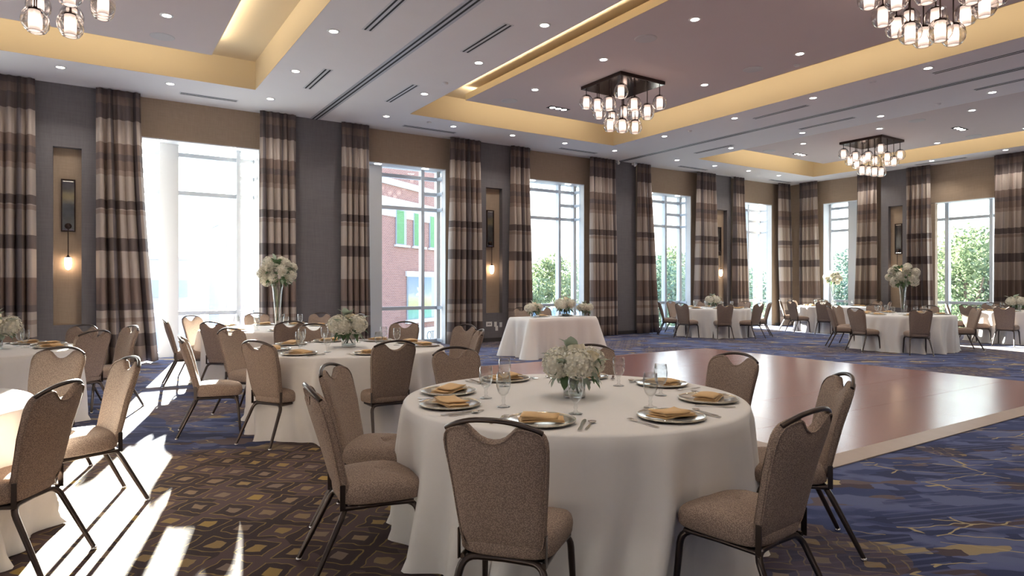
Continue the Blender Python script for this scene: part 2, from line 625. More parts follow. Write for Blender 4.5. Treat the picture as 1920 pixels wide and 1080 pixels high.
HX = [(-3.1, 2.45), (5.43, 10.95), (14.05, 19.55)]
HY = (-4.9, 12.15)
c = MB()
xs = [X0 - 0.2] + [v for h in HX for v in h] + [WX + 0.75]
for i in range(0, len(xs), 2):
    c.box(xs[i], xs[i + 1], Y0 - 0.2, WY + 0.12, CE, CE + 0.5)
for a, b in HX:
    c.box(a, b, HY[1], WY + 0.12, CE, CE + 0.5)
    c.box(a, b, Y0 - 0.2, HY[0], CE, CE + 0.5)
ceil = struct('ceiling', c, 'ceil', 'off-white plaster ceiling with three recessed trays', 'ceiling')
up = MB().box(X0 - 0.2, WX + 0.75, Y0 - 0.2, WY + 0.72, CE + 0.5, CE + 0.62)
obj('cove_ceiling', up.mesh('cove_ceiling', 'cream'), ceil)
fc = []
for i, (a, b) in enumerate(HX):
    m = MB()
    t = 0.006
    m.box(a, b, HY[1] - t, HY[1], CE, CE + 0.5).box(a, b, HY[0], HY[0] + t, CE, CE + 0.5)
    m.box(a, a + t, HY[0], HY[1], CE, CE + 0.5).box(b - t, b, HY[0], HY[1], CE, CE + 0.5)
    obj('cove_face', m.mesh('cove_face', 'cream'), ceil)
    g = 0.84
    cl = MB().box(a + g, b - g, HY[0] + g, HY[1] - g, 5.10, 5.22)
    k = obj('tray_panel', cl.mesh('tray_panel', 'cloud'), ceil)
    lip = MB()
    for (x0, x1, y0, y1) in ((a + g - 0.012, a + g, HY[0] + g, HY[1] - g), (b - g, b - g + 0.012, HY[0] + g, HY[1] - g),
                             (a + g, b - g, HY[0] + g - 0.012, HY[0] + g), (a + g, b - g, HY[1] - g, HY[1] - g + 0.012)):
        lip.box(x0, x1, y0, y1, 5.10, 5.22)
    obj('tray_edge', lip.mesh('tray_edge', 'cream'), k)

# cove lamps: warm linear lamps lying on the tray edge, shining out onto the cove
for i, (a, b) in enumerate(HX):
    g = 0.84
    Lx, Ly = (b - a) - 2 * g, (HY[1] - HY[0]) - 2 * g
    mx_, my_ = (a + b) / 2, (HY[0] + HY[1]) / 2
    for (x, y, L, d) in ((a + g - 0.05, my_, Ly, (-1, 0, 0.9)), (b - g + 0.05, my_, Ly, (1, 0, 0.9)),
                         (mx_, HY[1] - g + 0.05, Lx, (0, 1, 0.9)), (mx_, HY[0] + g - 0.05, Lx, (0, -1, 0.9))):
        l = bpy.data.lights.new('cove_lamp', 'AREA')
        l.shape = 'RECTANGLE'
        l.size = L
        l.size_y = 0.06
        l.energy = COVE_W * L / 4
        l.color = (1.0, 0.85, 0.64)
        o = bpy.data.objects.new('cove_lamp', l)
        dv = Vector(d).normalized()
        # local -Z is the emitting side, local X the long side
        zx = -dv
        xx = Vector((0, 1, 0)) if abs(d[0]) > 0.5 else Vector((1, 0, 0))
        yx = zx.cross(xx)
        mt = Matrix((xx, yx, zx)).transposed().to_4x4()
        mt.translation = (x, y, 5.27)
        o.matrix_world = mt
        COL.objects.link(o)

# window wall
OPEN = [(0.76, 2.86), (5.06, 7.08), (9.30, 11.33), (13.58, 15.59), (17.81, 19.66)]
HEAD = 4.16
LEFTO = [(-7.84, -5.74), (-3.54, -1.90)]
wb = MB()
prev = X0
for a, b in LEFTO + OPEN:
    wb.box(prev, a, WY + 0.10, WY + 0.25, 0, CE)
    wb.box(a, b, WY + 0.10, WY + 0.25, HEAD, CE)
    prev = b
wb.box(prev, WX + 0.1, WY + 0.10, WY + 0.25, 0, CE)
struct('wall_back', wb, 'tan', 'tan window wall with five tall openings')
ROP = [(12.46, 11.10, 4.13), (9.02, 7.49, 3.80), (4.2, 2.6, 3.80)]
wr = MB()
prev = WY + 0.25
for a, b, h in ROP:
    wr.box(WX + 0.10, WX + 0.25, a, prev, 0, CE)
    wr.box(WX + 0.10, WX + 0.25, b, a, h, CE)
    prev = b
wr.box(WX + 0.10, WX + 0.25, Y0, prev, 0, CE)
struct('wall_right', wr, 'tan', 'tan right wall with tall window openings')
struct('wall_left', MB().box(X0 - 0.2, X0, Y0, WY + 0.25, 0, CE), 'plain', 'plain beige left wall out of view')
struct('wall_front', MB().box(X0, WX + 0.25, Y0 - 0.2, Y0, 0, CE), 'plain', 'plain beige wall behind the viewer')

trim_n = [0]


def pilaster(T, s0, s1, niche=None, where=''):
    trim_n[0] += 1
    m = MB()
    if niche:
        a, b = niche
        m.box(s0, a, -0.04, 0.10, 0, CE, T).box(b, s1, -0.04, 0.10, 0, CE, T)
        m.box(a, b, -0.04, 0.10, 0, 0.71, T).box(a, b, -0.04, 0.10, 3.80, CE, T)
    else:
        m.box(s0, s1, -0.04, 0.10, 0, CE, T)
    return struct('trim_%d' % trim_n[0], m, 'grey', 'grey fabric-covered pier %s' % where, 'pier')


pilaster(TB, -0.95, 0.14, (-0.56, -0.15), 'with niche left of the sunlit window')
pilaster(TB, 3.45, 4.55, None, 'between the sunlit and brick-view windows')
pilaster(TB, 7.80, 8.86, (8.11, 8.58), 'with niche right of the brick-view window')
pilaster(TB, 12.15, 13.12, None, 'broad and plain behind the long-cloth table')
pilaster(TB, 16.38, 17.32, (16.65, 17.13), 'with niche among the far windows')
pilaster(TR, 9.55, 10.49, (9.86, 10.27), 'with niche on the right wall')

bb = MB()
for s0, s1 in ((-1.9, 0.76), (2.86, 5.06), (7.08, 9.30), (11.33, 13.58), (15.59, 17.81), (19.66, WX)):
    bb.box(s0, s1, -0.055, -0.04, 0, 0.10, TB)
struct('baseboard_back', bb, 'base', 'dark low baseboard along the window wall', 'baseboard')

# partition tracks in the ceiling
for i, x in enumerate((3.92, 12.5)):
    t = MB()
    t.box(x - 0.10, x + 0.10, Y0, WY, CE - 0.006, CE)
    tr = struct('trim_%d' % (8 + i), t, 'alu', 'long partition track in ceiling, %s' % ('left' if i == 0 else 'right'), 'track')
    t = MB()
    t.box(x - 0.055, x - 0.025, Y0, WY, CE - 0.009, CE - 0.005).box(x + 0.02, x + 0.05, Y0, WY, CE - 0.009, CE - 0.005)
    obj('track_slot', t.mesh('track_slot', 'dark'), tr)


# windows
def window(idx, T, a, b, head, verts, trans, right_return, label, gd=GD, flip=1):
    """verts: (s0, s1, kind) members of the glazing line; trans: (z, s0, s1)"""
    root = tag(obj('window_%d' % idx, None, None, T((a + b) / 2, gd, 0)), label, 'window', kind='structure')
    off = Vector(root.location)

    def Tl(s, d, z):
        return tuple(Vector(T(s, d, z)) - off)
    lo, hi = min(a, b), max(a, b)
    m = MB()
    m.box(lo - 0.06, hi + 0.30, 0.25, gd + 0.12, head, head + 0.10, Tl)
    obj('head_panel', m.mesh('head_panel', 'white'), root)
    m = MB()
    m.box(lo, lo + 0.02, 0.10, 0.25, 0, head, Tl).box(hi - 0.02, hi, 0.10, 0.25, 0, head, Tl).box(lo + 0.02, hi - 0.02, 0.10, 0.25, head - 0.02, head, Tl)
    obj('jamb_lining', m.mesh('jamb_lining', 'white'), root)
    m = MB()
    if right_return is not None:
        m.box(a - 0.12 * flip if flip > 0 else a, a if flip > 0 else a + 0.12, 0.25, gd + 0.05, 0, head, Tl)
        obj('side_panel', m.mesh('side_panel', 'white'), root)
    ends = [v for v in verts]
    for s0, s1, kind in verts:
        m = MB().box(s0, s1, gd - (0.09 if kind == 'mullion' else 0.07), gd + 0.06, 0, head, Tl)
        obj(kind, m.mesh(kind, 'whiteb' if kind == 'mullion' else 'white'), root)
    for z, s0, s1 in trans:
        m = MB().box(s0, s1, gd - 0.06, gd + 0.05, z - 0.04, z + 0.04, Tl)
        obj('transom', m.mesh('transom', 'whiteb'), root)
    # panes between uprights
    ed = sorted([(min(s0, s1), max(s0, s1)) for s0, s1, k in verts])
    spans = []
    cur = lo
    for p, q in ed:
        if p - cur > 0.05:
            spans.append((cur, p))
        cur = max(cur, q)
    if right_return is None and hi - cur > 0.05:
        spans.append((cur, hi))
    for p, q in spans:
        zz = sorted(set([0.06, head] + [z for z, s0, s1 in trans if min(s0, s1) < (p + q) / 2 < max(s0, s1)]))
        for z0, z1 in zip(zz[:-1], zz[1:]):
            m = MB().box(p - 0.01, q + 0.01, gd - 0.006, gd + 0.006, z0, z1, Tl)
            obj('pane', m.mesh('pane', 'pane'), root)
    if right_return is not None:
        r = right_return
        m = MB().box(r - 0.006, r + 0.006, 0.25, gd, 0.06, head, Tl)
        obj('return_pane', m.mesh('return_pane', 'pane'), root)
        for z in (0.06, 0.85, 3.22, 3.60, 3.97):
            m = MB().box(r - 0.05, r + 0.05, 0.25, gd, z - 0.035, z + 0.035, Tl)
            obj('return_transom', m.mesh('return_transom', 'whiteb'), root)
        m = MB().box(r - 0.03, r + 0.06, 0.25, 0.32, 0, head, Tl)
        obj('wall_post', m.mesh('wall_post', 'whiteb'), root)
    return root


PIL = [(1.10, 1.43), (5.25, 5.64), (9.44, 9.80), (13.62, 13.95), (17.81, 18.10)]
MUL = [2.53, 6.67, 10.80, 14.93, 18.95]
WL = ['tall sunlit window at left with white frame', 'tall window looking onto the brick building',
      'tall window behind the long-cloth table', 'tall window left of the far round table', 'tall bright window nearest the room corner']
for i, (a, b) in enumerate(OPEN):
    p0, p1 = PIL[i]
    mu = MUL[i]
    r = b + 0.02
    verts = [(p0, p1, 'pillar'), (mu - 0.04, mu + 0.04, 'mullion'), (r - 0.05, r + 0.05, 'corner_post')]
    tr = [(0.05, a, r), (0.85, a, r), (3.22, a, r), (3.97, a, r), (3.60, mu, r)]
    if p0 - a > 0.25:
        tr.append((3.60, a, p0))
    window(i + 1, TB, a, b, HEAD, verts, tr, r, WL[i])
for i, (a, b) in enumerate(LEFTO):
    r = b + 0.02
    window(9 + i, TB, a, b, HEAD, [(a + 0.2, a + 0.55, 'pillar'), (b - 0.40, b - 0.32, 'mullion'), (r - 0.05, r + 0.05, 'corner_post')],
           [(0.05, a, r), (0.85, a, r), (3.22, a, r), (3.97, a, r)], r, ('further', 'nearer')[i] + ' tall window beyond the left photo edge')
# right wall windows (s runs along Y; larger Y is further left in the picture)
G2 = 0.55
window(6, TR, 12.46, 11.10, 4.13, [(12.40, 12.46, 'corner_post'), (11.50, 11.82, 'pillar'), (11.10, 11.14, 'mullion')],
       [(0.05, 12.46, 11.1), (0.86, 12.46, 11.1), (3.22, 12.46, 11.1), (3.60, 12.46, 11.1), (3.97, 12.46, 11.1)], None,
       'tall window on right wall nearest the corner', G2, -1)
window(7, TR, 9.35, 7.35, 3.80, [(8.82, 8.92, 'mullion'), (7.72, 7.80, 'mullion')],
       [(0.05, 9.35, 7.35), (0.88, 9.35, 7.35), (3.33, 9.35, 7.35)], None, 'tall window on right wall with green trees outside', G2, -1)
window(8, TR, 4.3, 2.5, 3.80, [(3.3, 3.4, 'mullion')],
       [(0.05, 4.3, 2.5), (0.88, 4.3, 2.5), (3.33, 4.3, 2.5)], None, 'further window on right wall out of frame', G2, -1)
sp = MB()
for a, b, h in ROP:
    lo, hi = min(a, b), max(a, b)
    if h < 4:
        lo, hi = lo - 0.14, hi + 0.33
    sp.box(WX + 0.25, WX + 0.62, hi, hi + 0.06, 0, h)
    sp.box(WX + 0.25, WX + 0.62, lo - 0.06, lo, 0, h)
struct('trim_12', sp, 'white', 'white reveals of the right wall windows', 'reveal')
HL = MB().box(-0.07, 0.07, -0.035, 0.035, -0.012, -0.002).mesh('recess_light', 'lens')
for i, (a, b) in enumerate(OPEN):
    for k, s in enumerate((a + 0.35, b - 0.5)):
        o = obj('recess_light', HL, None, (s, WY + 0.19, HEAD - 0.02))
        tag(o, 'small recessed light in the head of the %s, %s one' % (('first', 'second', 'third', 'fourth', 'fifth')[i] + ' window from left', ('left', 'right')[k]), 'light', 'window head lights')


# ------------------------------------------------------------------ curtains
def curtain(T, top, bot, label, depth=-0.19, seed=0, n=None):
    rnd = random.Random(seed)
    wdt = abs(top[1] - top[0])
    folds = max(3, round(wdt / 0.135))
    N = folds * 10
    H = 16
    ztop, zbot = CE - 0.015, 0.02
    jit = [rnd.uniform(0.6, 1.3) for _ in range(folds + 1)]
    ph = [rnd.uniform(-0.25, 0.25) for _ in range(folds + 1)]
    m = MB()
    vv = []
    for j in range(H + 1):
        t = j / H
        z = ztop + (zbot - ztop) * t
        e = t ** 1.5
        a = top[0] + (bot[0] - top[0]) * e
        b = top[1] + (bot[1] - top[1]) * e
        for i in range(N + 1):
            x = i / N
            ff = x * folds
            k = min(int(ff), folds)
            am = (0.028 + 0.060 * min(1, t * 2.2)) * jit[k]
            ang = 2 * pi * ff + ph[k] * t
            s = a + (b - a) * x - 0.024 * sin(ang) * min(1, t * 2)
            cc = cos(ang)
            d = depth + am * (cc - 0.35 * cos(2 * ang)) + 0.010 * sin(3 * ang + seed) * t
            if t < 0.03:
                d = depth + 0.6 * (d - depth)
            vv.append(T(s, d, z))
            m.uvs[len(vv) - 1] = (x * folds * 0.27 + seed * 0.31, z)
    ff = []
    for j in range(H):
        for i in range(N):
            a = j * (N + 1) + i
            ff.append((a, a + 1, a + N + 2, a + N + 1))
    m.add(vv, ff, True)
    o = obj('curtain', m.mesh('curtain', 'curtain'))
    sd = o.modifiers.new('thick', 'SOLIDIFY')
    sd.thickness = 0.008
    tag(o, label, 'curtain', 'floor-length plaid curtains')
    return o


CU = [(TB, (-1.75, -0.80), (-1.75, -0.78), 'plaid drape at the left photo edge beside the niche'),
      (TB, (0.06, 0.74), (0.08, 1.03), 'plaid drape left of the sunlit window, flaring at its hem'),
      (TB, (2.80, 3.50), (2.80, 3.52), 'plaid drape behind the tall white bouquet at left'),
      (TB, (4.45, 5.06), (4.45, 5.11), 'plaid drape left of the brick-view window'),
      (TB, (7.05, 7.88), (6.98, 7.90), 'plaid drape right of the brick-view window'),
      (TB, (8.75, 9.32), (8.70, 9.42), 'plaid drape left of the long-cloth table window'),
      (TB, (11.30, 12.22), (11.32, 12.26), 'plaid drape left of the broad plain grey pier'),
      (TB, (13.05, 13.58), (13.05, 13.88), 'plaid drape right of the broad plain grey pier'),
      (TB, (15.55, 16.42), (15.42, 16.50), 'plaid drape left of the far niche pier'),
      (TB, (17.27, 17.81), (17.25, 18.08), 'plaid drape right of the far niche pier'),
      (TB, (19.62, 20.28), (19.80, 20.30), 'plaid drape just left of the room corner'),
      (TR, (13.15, 12.50), (13.15, 12.36), 'plaid drape just right of the room corner'),
      (TR, (11.15, 10.55), (11.30, 10.55), 'plaid drape left of the right wall niche pier'),
      (TR, (9.68, 9.03), (9.70, 8.95), 'plaid drape right of the right wall niche pier'),
      (TR, (7.45, 6.60), (7.48, 6.60), 'plaid drape at the right photo edge')]
for i, (T, a, b, l) in enumerate(CU):
    curtain(T, a, b, l, seed=i + 1)

# ------------------------------------------------------------------ dance floor
DX0, DX1, DY0, DY1 = 4.95, 11.18, 2.98, 9.42
df = thing('dance_floor', 'square wooden dance floor with a pale sloping edge trim', 'dance floor', ((DX0 + DX1) / 2, (DY0 + DY1) / 2, 0))
NP = 7
pw, ph_ = (DX1 - DX0) / NP, (DY1 - DY0) / NP
pm = []
for mm in ('panel', 'panel2'):
    m = MB().box(-pw / 2 + 0.0015, pw / 2 - 0.0015, -ph_ / 2 + 0.0015, ph_ / 2 - 0.0015, 0.002, 0.03)
    pm.append(m.mesh('floor_panel', mm))
for i in range(NP):
    for j in range(NP):
        obj('floor_panel', pm[(i + j) % 2], df, ((i + 0.5) * pw - (DX1 - DX0) / 2, (j + 0.5) * ph_ - (DY1 - DY0) / 2, 0.0005 * ((i * 3 + j) % 3)))


def ramp_bar(L, wd=0.17):
    m = MB()
    a, b = -L / 2, L / 2
    m.add([(a, 0, 0.002), (b, 0, 0.002), (b + wd, -wd, 0.002), (a - wd, -wd, 0.002), (a, 0, 0.031), (b, 0, 0.031), (b + wd, -wd, 0.010), (a - wd, -wd, 0.010)],
          [(0, 3, 2, 1), (4, 5, 6, 7), (3, 7, 6, 2), (0, 4, 7, 3), (1, 2, 6, 5), (0, 1, 5, 4)])
    return m.mesh('edge_trim', 'ramp')


rx, ry = ramp_bar(DX1 - DX0), ramp_bar(DY1 - DY0)
hx, hy = (DX1 - DX0) / 2, (DY1 - DY0) / 2
obj('edge_trim', rx, df, (0, -hy, 0))
obj('edge_trim', rx, df, (0, hy, 0), (0, 0, pi))
obj('edge_trim', ry, df, (hx, 0, 0), (0, 0, pi / 2))
obj('edge_trim', ry, df, (-hx, 0, 0), (0, 0, -pi / 2))


# ------------------------------------------------------------------ chairs
def superell(n, hw_f, hw_r, y0, y1, p=4.5):
    pts = []
    cyy, hy_ = (y0 + y1) / 2, (y1 - y0) / 2
    for k in range(n):
        a = 2 * pi * k / n
        ca, sa = cos(a), sin(a)
        x = math.copysign(abs(ca) ** (2 / p), ca)
        y = math.copysign(abs(sa) ** (2 / p), sa)
        hw = hw_r + (hw_f - hw_r) * (y + 1) / 2
        pts.append((x * hw, cyy + y * hy_))
    return pts


def seat_mesh():
    o = superell(36, 0.222, 0.195, -0.20, 0.215)
    lv = [(0.368, 0.86), (0.370, 0.94), (0.380, 0.985), (0.410, 1.0), (0.436, 0.995), (0.456, 0.97), (0.470, 0.91), (0.479, 0.78), (0.486, 0.55), (0.4885, 0.25), (0.489, 0.03)]
    rings = []
    for z, s in lv:
        rings.append([(x * s, 0.0075 + (y - 0.0075) * s, z - (0.022 * max(0, (y - 0.08) / 0.13) if z > 0.43 else 0)) for x, y in o])
    return MB().rings(rings).mesh('seat', 'fabric')


REC = radians(17.5)


def back_pt(x, v, d):
    # d: offset through the thickness, positive towards the sitter
    bend = 0.035 * (x / 0.2) ** 2 * min(1, v / 0.3)
    y = -0.165 - v * sin(REC) + (d + bend) * cos(REC)
    z = 0.395 + v * cos(REC) + d * sin(REC)
    return (x, y, z)


def back_outline():
    half = [(0.0, 0.0), (0.07, 0.0), (0.125, 0.002), (0.150, 0.012), (0.165, 0.035), (0.171, 0.07), (0.179, 0.16), (0.187, 0.26), (0.196, 0.36), (0.203, 0.43), (0.203, 0.465),
            (0.196, 0.492), (0.182, 0.512), (0.160, 0.524), (0.13, 0.533), (0.105, 0.535), (0.090, 0.527), (0.072, 0.508), (0.048, 0.486), (0.024, 0.475), (0.0, 0.472)]
    return half + [(-x, v) for x, v in reversed(half[1:-1])]


def inset(poly, d):
    n = len(poly)
    o = []
    for i in range(n):
        a, b, c_ = poly[i - 1], poly[i], poly[(i + 1) % n]
        tx, ty = c_[0] - a[0], c_[1] - a[1]
        L = hypot(tx, ty) or 1
        o.append((b[0] - ty / L * d, b[1] + tx / L * d))
    return o


def back_mesh():
    P0 = back_outline()
    t = 0.020
    lv = [(-t, 0.010), (-t * 0.8, 0.003), (-t * 0.4, 0.0), (t * 0.4, 0.0), (t * 0.8, 0.003), (t, 0.010)]
    rings = []
    for d, i in lv:
        rings.append([back_pt(x, v, d) for x, v in inset(P0, i)])
    m = MB()
    m.rings(rings, False, False)
    # gently padded front and rear faces, following the scooped top edge
    ptop = [(0.0, 0.472), (0.024, 0.475), (0.048, 0.486), (0.072, 0.508), (0.090, 0.527), (0.105, 0.535), (0.13, 0.533), (0.160, 0.524), (0.182, 0.512), (0.196, 0.492), (0.203, 0.465)]

    def vtop(x):
        for (x0, v0), (x1, v1) in zip(ptop[:-1], ptop[1:]):
            if x <= x1:
                return v0 + (v1 - v0) * (x - x0) / (x1 - x0)
        return ptop[-1][1]

    def vbot(f):
        return 0.07 * max(0, (abs(f) - 0.72) / 0.28) ** 2.2
    cols = 24
    rows = 12
    for sgn in (-1, 1):
        vv, ff = [], []
        for c_ in range(cols + 1):
            f = -1 + 2 * c_ / cols
            vb, vt_ = vbot(f) + 0.004, vtop(abs(f) * 0.203) - 0.004
            for k in range(rows + 1):
                v = vb + (vt_ - vb) * k / rows
                x = f * min(0.200, 0.1655 + 0.087 * v)
                e1 = min(1, (v - vb) / 0.05, (vt_ - v) / 0.05)
                e2 = min(1, (1 - abs(f)) / 0.22)
                dd = t - 0.007 + 0.016 * sqrt(max(0, e1)) * sqrt(max(0, e2))
                vv.append(back_pt(x, v, sgn * dd))
        for c_ in range(cols):
            for k in range(rows):
                a = c_ * (rows + 1) + k
                q = (a, a + rows + 1, a + rows + 2, a + 1)
                ff.append(q if sgn < 0 else tuple(reversed(q)))
        m.add(vv, ff, True)
    return m.mesh('backrest', 'fabric')


def handle_mesh():
    pts = []
    for k in range(15):
        u = -1 + 2 * k / 14
        x = 0.187 * u
        v = 0.560 - 0.050 * abs(u) ** 2.4
        pts.append(back_pt(x, v, -0.006))
    return MB().tube(pts, 0.0105, 8).mesh('top_rail', 'frame')


def piping_mesh():
    m = MB()
    P0 = inset(back_outline(), 0.004)
    for d in (-0.0185,):
        pts = [back_pt(x, v, d) for x, v in P0]
        m.tube(pts + [pts[0]], 0.0035, 5, False)
    return m.mesh('piping', 'fabric')


def arc_leg(p0, p1, p2, rad=0.055, seg=5):
    """polyline p0-p1-p2 with a rounded bend at p1"""
    p0, p1, p2 = Vector(p0), Vector(p1), Vector(p2)
    a = p1 + (p0 - p1).normalized() * rad
    b = p1 + (p2 - p1).normalized() * rad
    pts = [p0]
    for k in range(seg + 1):
        t = k / seg
        pts.append((1 - t) ** 2 * a + 2 * t * (1 - t) * p1 + t * t * b)
    pts.append(p2)
    return pts


def leg_mesh(sx, front):
    if front:
        p = arc_leg((sx * 0.10, 0.02, 0.352), (sx * 0.192, 0.165, 0.352), (sx * 0.205, 0.195, 0.012), 0.06)
    else:
        p = arc_leg((0.0, -0.165, 0.356), (sx * 0.165, -0.175, 0.356), (sx * 0.205, -0.345, 0.012), 0.06)
    r = [0.0155] * (len(p) - 1) + [0.0125]
    return MB().tube(p, r, 6).mesh('leg', 'frame'), MB().lathe([(0.0, 0), (0.015, 0), (0.016, 0.006), (0.013, 0.014), (0, 0.014)], 10).mesh('glide', 'chrome'), p[-1]


CH = {'seat': seat_mesh(), 'backrest': back_mesh(), 'top_rail': handle_mesh(), 'piping': piping_mesh(),
      'legs': [leg_mesh(s, f) for f in (True, False) for s in (-1, 1)]}
m = MB()
for s in (-1, 1):
    m.tube([(s * 0.165, -0.19, 0.355), (s * 0.17, 0.0, 0.355), (s * 0.19, 0.15, 0.355)], 0.012, 6)
    m.box(s * 0.176 - 0.002, s * 0.176 + 0.002, -0.205, -0.180, 0.35, 0.47)
m.box(-0.16, 0.16, -0.15, 0.10, 0.352, 0.368)
CH['under'] = m.mesh('under_frame', 'frame')


def chair(label, group, top, face):
    """top: ground position below the top rail; face: direction (deg) the sitter looks"""
    f = radians(face)
    o = thing('banquet_chair', label, 'chair', (top[0] + cos(f) * 0.335, top[1] + sin(f) * 0.335, 0), f - pi / 2, group)
    obj('seat', CH['seat'], o)
    bk = obj('backrest', CH['backrest'], o)
    obj('piping', CH['piping'], bk)
    obj('top_rail', CH['top_rail'], o)
    obj('under_frame', CH['under'], o)
    for lm, gm, p in CH['legs']:
        l = obj('leg', lm, o)
        obj('glide', gm, l, (p[0], p[1], 0.0))
    return o


# ------------------------------------------------------------------ tables and settings
def cloth_mesh(R, zt, seed):
    rnd = random.Random(seed)
    N = 240
    nf = [(rnd.randint(10, 13), rnd.uniform(0, 6.28), 0.8), (rnd.randint(17, 21), rnd.uniform(0, 6.28), 0.75), (rnd.randint(27, 33), rnd.uniform(0, 6.28), 0.45), (5, rnd.uniform(0, 6.28), 0.25)]

    def fold(a):
        v = sum(w_ * sin(k * a + p) for k, p, w_ in nf)
        return v + 0.25 * v * abs(v)
    rings = []
    prof = [(0.30, zt), (0.70, zt), (R - 0.03, zt), (R - 0.008, zt - 0.003), (R, zt - 0.012)]
    for r, z in prof:
        rings.append([(r * cos(2 * pi * k / N), r * sin(2 * pi * k / N), z) for k in range(N)])
    H = 14
    for j in range(1, H + 1):
        t = j / H
        z = (zt - 0.012) * (1 - t) + 0.006 * t
        ring = []
        for k in range(N):
            a = 2 * pi * k / N
            f = fold(a + 0.06 * sin(3 * t + seed))
            rr = R + 0.006 + 0.006 * t + (0.042 * f) * t ** 0.7
            if t > 0.93:
                rr += 0.008 * max(0, f) * (t - 0.93) / 0.07 + 0.006
            ring.append((rr * cos(a), rr * sin(a), z))
        rings.append(ring)
    m = MB()
    m.rings(rings, True, False)
    m.f = [tuple(reversed(f)) for f in m.f]
    return m.mesh('tablecloth', 'cloth')


ZT = 0.765
PLATE = MB().lathe([(0.0, 0.004), (0.10, 0.004), (0.115, 0.008), (0.158, 0.016), (0.163, 0.016), (0.160, 0.010), (0.112, 0.0), (0, 0.0)], 36).mesh('plate', 'plate')
m = MB().lathe([(0.157, 0.015), (0.160, 0.020), (0.165, 0.019), (0.166, 0.014), (0.161, 0.010)], 36)
RIM = m.mesh('rim', 'rim')


def napkin_mesh(seed):
    rnd = random.Random(seed)
    m = MB()
    for l, (hx_, hy_, z0, h, sk) in enumerate(((0.105, 0.062, 0.010, 0.009, 0.0), (0.100, 0.058, 0.020, 0.009, 0.006), (0.088, 0.060, 0.030, 0.011, -0.005))):
        nx, ny = 8, 5
        for side in (0, 1):
            vv, ff = [], []
            for j in range(ny + 1):
                for i in range(nx + 1):
                    u, v = i / nx * 2 - 1, j / ny * 2 - 1
                    ed = 1 - 0.55 * (max(abs(u), abs(v)) ** 6)
                    z = z0 + (h * ed if side else 0) + 0.004 * sin(2.2 * u + l + seed) + 0.002 * cos(3 * v + seed)
                    vv.append((u * hx_ + sk + 0.006 * v * (l - 1), v * hy_ + 0.008 * u * u * (1 if l == 2 else 0), z))
            for j in range(ny):
                for i in range(nx):
                    a = j * (nx + 1) + i
                    q = (a, a + 1, a + nx + 2, a + nx + 1)
                    ff.append(q if side else tuple(reversed(q)))
            m.add(vv, ff, True)
            if side:
                top = len(m.v) - len(vv)
                bot = top - len(vv)
                per = [i for i in range(nx + 1)] + [j * (nx + 1) + nx for j in range(1, ny + 1)] + [ny * (nx + 1) + i for i in range(nx - 1, -1, -1)] + [j * (nx + 1) for j in range(ny - 1, 0, -1)]
                for k in range(len(per)):
                    a, b = per[k], per[(k + 1) % len(per)]
                    m.f.append([bot + a, bot + b, top + b, top + a])
                    m.sm.append(False)
    return m.mesh('napkin', 'napkin')


NAPK = [napkin_mesh(s) for s in range(3)]
GOB = MB().lathe([(0.0, 0.0), (0.036, 0.0), (0.036, 0.003), (0.012, 0.010), (0.007, 0.022), (0.011, 0.034), (0.007, 0.046), (0.012, 0.058), (0.028, 0.075), (0.038, 0.105), (0.040, 0.135), (0.035, 0.185),
                  (0.034, 0.185), (0.0385, 0.135), (0.036, 0.106), (0.026, 0.077), (0.010, 0.062), (0.0, 0.060)], 20).mesh('goblet', 'glass')


def flat_path(pts, h, mb, curve=None):
    """ribbon: pts = (x, half width), laid along x, thickness h"""
    vv, ff = [], []
    for x, hw in pts:
        z = curve(x) if curve else 0.0
        vv += [(x, -hw, z), (x, hw, z), (x, hw, z + h), (x, -hw, z + h)]
    n = len(pts)
    for i in range(n - 1):
        a = i * 4
        for k in range(4):
            ff.append((a + k, a + 4 + k, a + 4 + (k + 1) % 4, a + (k + 1) % 4))
    ff += [(0, 1, 2, 3), tuple(reversed(range((n - 1) * 4, n * 4)))]
    mb.add(vv, ff, False)


m = MB()
cv = lambda x: 0.001 + 0.010 * max(0, (x - 0.01) / 0.09) ** 1.0 if x < 0.10 else 0.011 - 0.06 * (x - 0.10) + 0.002
flat_path([(-0.10, 0.007), (-0.06, 0.009), (0.0, 0.004), (0.04, 0.004), (0.06, 0.010), (0.07, 0.013)], 0.003, m, lambda x: 0.001 + 0.006 * max(0, x + 0.02) / 0.09)
for k in range(4):
    y = -0.0105 + 0.007 * k
    m.box(0.068, 0.108, y - 0.0015, y + 0.0015, 0.005, 0.008)
FORK = m.mesh('fork', 'silver')
m = MB()
flat_path([(-0.12, 0.008), (-0.08, 0.009), (-0.01, 0.006), (0.0, 0.009), (0.08, 0.011), (0.115, 0.007), (0.125, 0.001)], 0.004, m, lambda x: 0.001)
KNIFE = m.mesh('knife', 'silver')
m = MB()
flat_path([(-0.09, 0.006), (-0.05, 0.008), (0.03, 0.003), (0.045, 0.005)], 0.003, m, lambda x: 0.001 + 0.004 * max(0, x) / 0.04)
m.lathe([(0.0, 0.002), (0.012, 0.004), (0.020, 0.009), (0.0205, 0.011), (0.012, 0.007), (0.0, 0.005)], 14, (0.062, 0, 0))
SPOON = m.mesh('spoon', 'silver')

SECT = ['near', 'near-right', 'right', 'far-right', 'far', 'far-left', 'left', 'near-left']


def sector(cx, cy_, ang):
    tw = math.degrees(atan2(-cy_, -cx))
    return SECT[round(((ang - tw) % 360) / 45) % 8]


def in_frame(x, y, z):
    th = atan2(788, 1209.4)
    xc, zc = x * cos(th) - y * sin(th), x * sin(th) + y * cos(th)
    if zc < 0.3:
        return False
    px, py = 960 + 1209.4 * xc / zc, 533 - 1209.4 * (z - CAMH) / zc
    return -15 < px < 1935 and -15 < py < 1095


